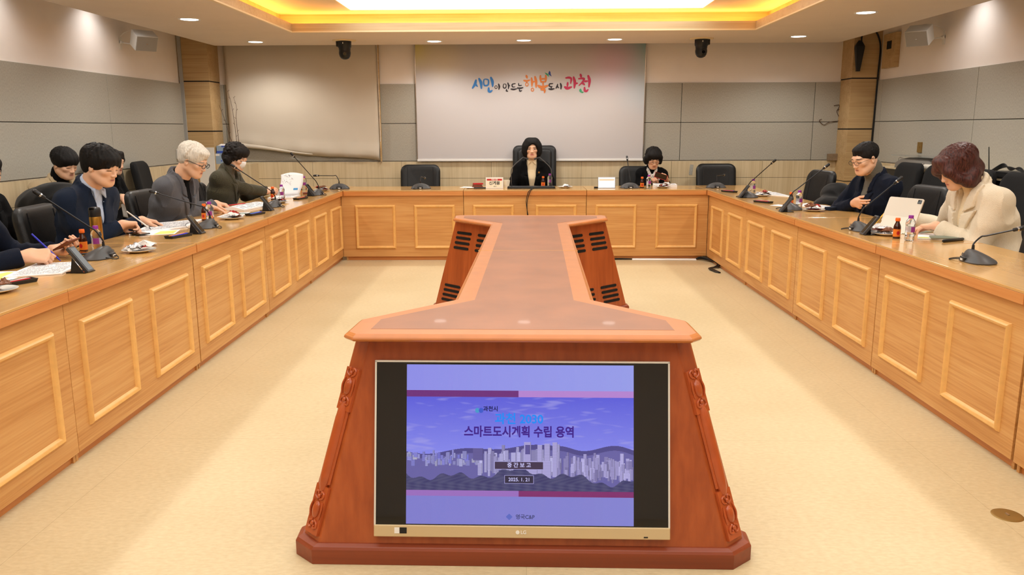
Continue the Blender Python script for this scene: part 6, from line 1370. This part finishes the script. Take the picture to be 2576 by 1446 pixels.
# ---------------------------------------------------------------- the slide on the monitor
def slide():
    W, H = 560, 420; rs = np.random.RandomState(2)
    X, Y = np.meshgrid((np.arange(W)+.5)/W, (np.arange(H)+.5)/H)       # Y down
    L_ = lambda c: np.array(lin(c)[:3]); C = np.zeros((H, W, 3))
    C[:] = L_((146, 146, 236)); t_ = np.clip((X-.5)*.5+.5, 0, 1)[..., None]
    top = L_((132, 130, 226))*(1-t_)+L_((150, 160, 232))*t_; bot = L_((118, 116, 200))*(1-t_)+L_((128, 130, 208))*t_
    C = np.where((Y < .5)[..., None], top, bot)
    sky = (Y > .20) & (Y < .79); v = ((Y-.20)/.36)[..., None]
    s_ = L_((84, 88, 214))*(1-np.clip(v, 0, 1))+L_((128, 132, 232))*np.clip(v, 0, 1)
    cl = sum(np.sin(X*a+p+2*np.sin(Y*b+q))*np.sin(Y*b*1.6+q+X*3) for a, b, p, q in ((9, 20, 0, 1), (17, 31, 2, 0), (31, 52, 1, 2), (60, 90, 3, 1)))/4
    cl = np.clip((cl-.18)*2.2, 0, 1)[..., None]*.55; s_ = s_*(1-cl)+L_((158, 156, 226))*cl
    C = np.where(sky[..., None], s_, C)
    ridge = .53+.02*np.sin(X*7+1)+.012*np.sin(X*19)-.035*np.exp(-((X-.93)/.10)**2)-.02*np.exp(-((X-.70)/.06)**2)
    C = np.where((sky & (Y > ridge))[..., None], L_((70, 66, 132)), C)
    gr = L_((60, 62, 108))+.02*np.sin(X*90+3*np.sin(Y*70))[..., None]*np.sin(Y*160+X*40)[..., None]
    tree = .655+.02*np.sin(X*23)+.012*np.sin(X*71)+.07*np.clip(X-.55, 0, 1)+.02*np.sin(X*9)
    hz = (sky & (Y > ridge+.03)); C = np.where(hz[..., None], L_((96, 92, 160)), C)
    def bld(x, w, y0, y1, c):
        i0, i1, j0, j1 = int(x*W), max(int((x+w)*W), int(x*W)+1), int(y0*H), int(y1*H); C[j0:j1, i0:i1] = L_(c); C[j0:j1, i1-1:i1] = L_([v_*.72 for v_ in c])
        for j in range(j0+3, j1-1, 4): C[j, i0:i1-1] = L_([v_*.88 for v_ in c])
    for k in range(70): x = rs.rand()*.33; h_ = rs.uniform(.01, .05); b = rs.uniform(.58, .64); bld(x, rs.uniform(.008, .02), b-h_, b, [rs.randint(110, 170)]*2+[rs.randint(190, 215)])
    for k in range(60): x = rs.uniform(.30, .68); h_ = rs.uniform(.05, .13); b = rs.uniform(.64, .70); g = rs.randint(120, 190); bld(x, rs.uniform(.010, .022), b-h_-.02, b, [g, g-4, min(g+46, 235)])
    for k in range(90): x = rs.uniform(.66, .99); h_ = rs.uniform(.05, .10); b = rs.uniform(.63, .73)+.04*(x-.66); g = rs.randint(120, 185); bld(x, rs.uniform(.009, .018), b-h_, b, [g, g-6, min(g+48, 230)])
    for x, w_, y0, y1 in ((.52, .03, .485, .60), (.58, .02, .50, .70), (.61, .025, .495, .69), (.645, .022, .485, .70), (.52, .06, .60, .70), (.56, .03, .68, .745), (.60, .04, .60, .74)): bld(x, w_, y0, y1, (166, 160, 214))
    bld(.525, .022, .50, .56, (86, 80, 150)); bld(.295, .045, .525, .60, (92, 86, 150))
    C = np.where((sky & (Y > tree+.03))[..., None], gr, C)
    C[(Y > .163) & (Y < .203) & (X < .495)] = L_((104, 34, 118)); C[(Y > .163) & (Y < .203) & (X >= .495)] = L_((176, 128, 206))
    C[(Y > .787) & (Y < .825) & (X < .497)] = L_((148, 104, 186)); C[(Y > .787) & (Y < .825) & (X >= .497)] = L_((122, 32, 104))
    def rect(x0, x1, y0, y1, c, line=True):
        C[int(y0*H):int(y1*H), int(x0*W):int(x1*W)] = L_((170, 166, 226))
        C[int(y0*H)+1:int(y1*H)-1, int(x0*W)+1:int(x1*W)-1] = L_(c)
    rect(.39, .607, .605, .655, (54, 40, 72)); rect(.435, .563, .692, .745, (34, 30, 62))
    # logo marks
    for (cx, cy, r, c) in ((.313, .287, .010, (60, 150, 200)), (.330, .287, .010, (46, 84, 200))):
        C[((X-cx)/r)**2+((Y-cy)/(r*1.6))**2 < 1] = L_(c)
    C[(np.abs(X-.455)+np.abs((Y-.95)*.75) < .015)] = L_((84, 100, 190))
    return C
sx0, sx1, sz0, sz1 = -.3915, .379, .0415, .5815     # slide area on the glass
Cs = slide(); H_, W_ = Cs.shape[:2]
xs = np.linspace(sx0, sx1, W_+1); zs = np.linspace(sz1, sz0, H_+1)
VX, VZ = np.meshgrid(xs, zs); V = np.stack([VX.ravel(), np.full(VX.size, -.0195), VZ.ravel()], 1)
ii, jj = np.meshgrid(np.arange(W_), np.arange(H_)); a = (jj*(W_+1)+ii).ravel(); F = np.stack([a, a+W_+1, a+W_+2, a+1], 1)
attr_mat('slide_glow', emit=.85)
me = bpy.data.meshes.new('slide'); me.vertices.add(len(V)); me.vertices.foreach_set('co', V.astype(np.float32).ravel()); n = len(F)
me.loops.add(4*n); me.polygons.add(n); me.loops.foreach_set('vertex_index', F.astype(np.int32).ravel()); me.polygons.foreach_set('loop_start', np.arange(0, 4*n, 4, dtype=np.int32)); me.update(calc_edges=True)
ca = me.color_attributes.new('Col', 'BYTE_COLOR', 'CORNER'); cc = np.repeat(Cs.reshape(-1, 3), 4, 0); ca.data.foreach_set('color', np.concatenate([cc, np.ones((len(cc), 1))], 1).astype(np.float32).ravel())
me.materials.append(MATS['slide_glow']); sl = part('slide', None, None, tv, me=me)
for nm, c, e in (('t_cyan', (44, 130, 226), 1), ('t_purple', (66, 40, 128), 1), ('t_black', (28, 24, 60), 1), ('t_pale', (190, 186, 232), 1), ('t_grey', (70, 70, 110), 1)): emis(nm, c, e)
sp_ = lambda u, v: Matrix.Translation((sx0+u*(sx1-sx0), -.0202, sz1-v*(sz1-sz0))) @ FRONT
for s_, u, v, sz, c, k in (('과천시', .372, .278, .0185, 't_black', dict(bold=.0004)), ('과천 2030', .497, .342, .040, 't_cyan', dict(bold=.0010)), ('스마트도시계획 수립 용역', .498, .423, .040, 't_purple', dict(bold=.0012)), ('중 간 보 고', .498, .629, .018, 't_pale', dict(bold=.0003)), ('2025. 1. 21', .499, .718, .0165, 't_pale', dict(bold=.0002)), ('영국C&P', .525, .951, .0175, 't_grey', dict(bold=.0003))):
    letter(s_, sz, c, sl, sp_(u, v) @ Matrix.Diagonal((.88, 1, 1, 1)) if 'bold' in k and sz == .040 and len(s_) > 8 else sp_(u, v), **k)
letter('LG', .016, 'white_plastic', tv, Matrix.Translation((.008, -.0250, .018)) @ FRONT, bold=.0004)
part('logo_disc', MB().cyl((-.012, -.0240, .018), (-.012, -.0250, .018), .0065, n=18), 'white_plastic', tv)
part('sticker', MB().box(-.412, -.388, -.0250, -.0238, .010, .030), 'label_black', tv); part('sticker', MB().box(-.430, -.413, -.0250, -.0238, .010, .030), 'white_plastic', tv); part('status_light', MB().box(.412, .426, -.0250, -.0238, .004, .008), 'black_plastic', tv)
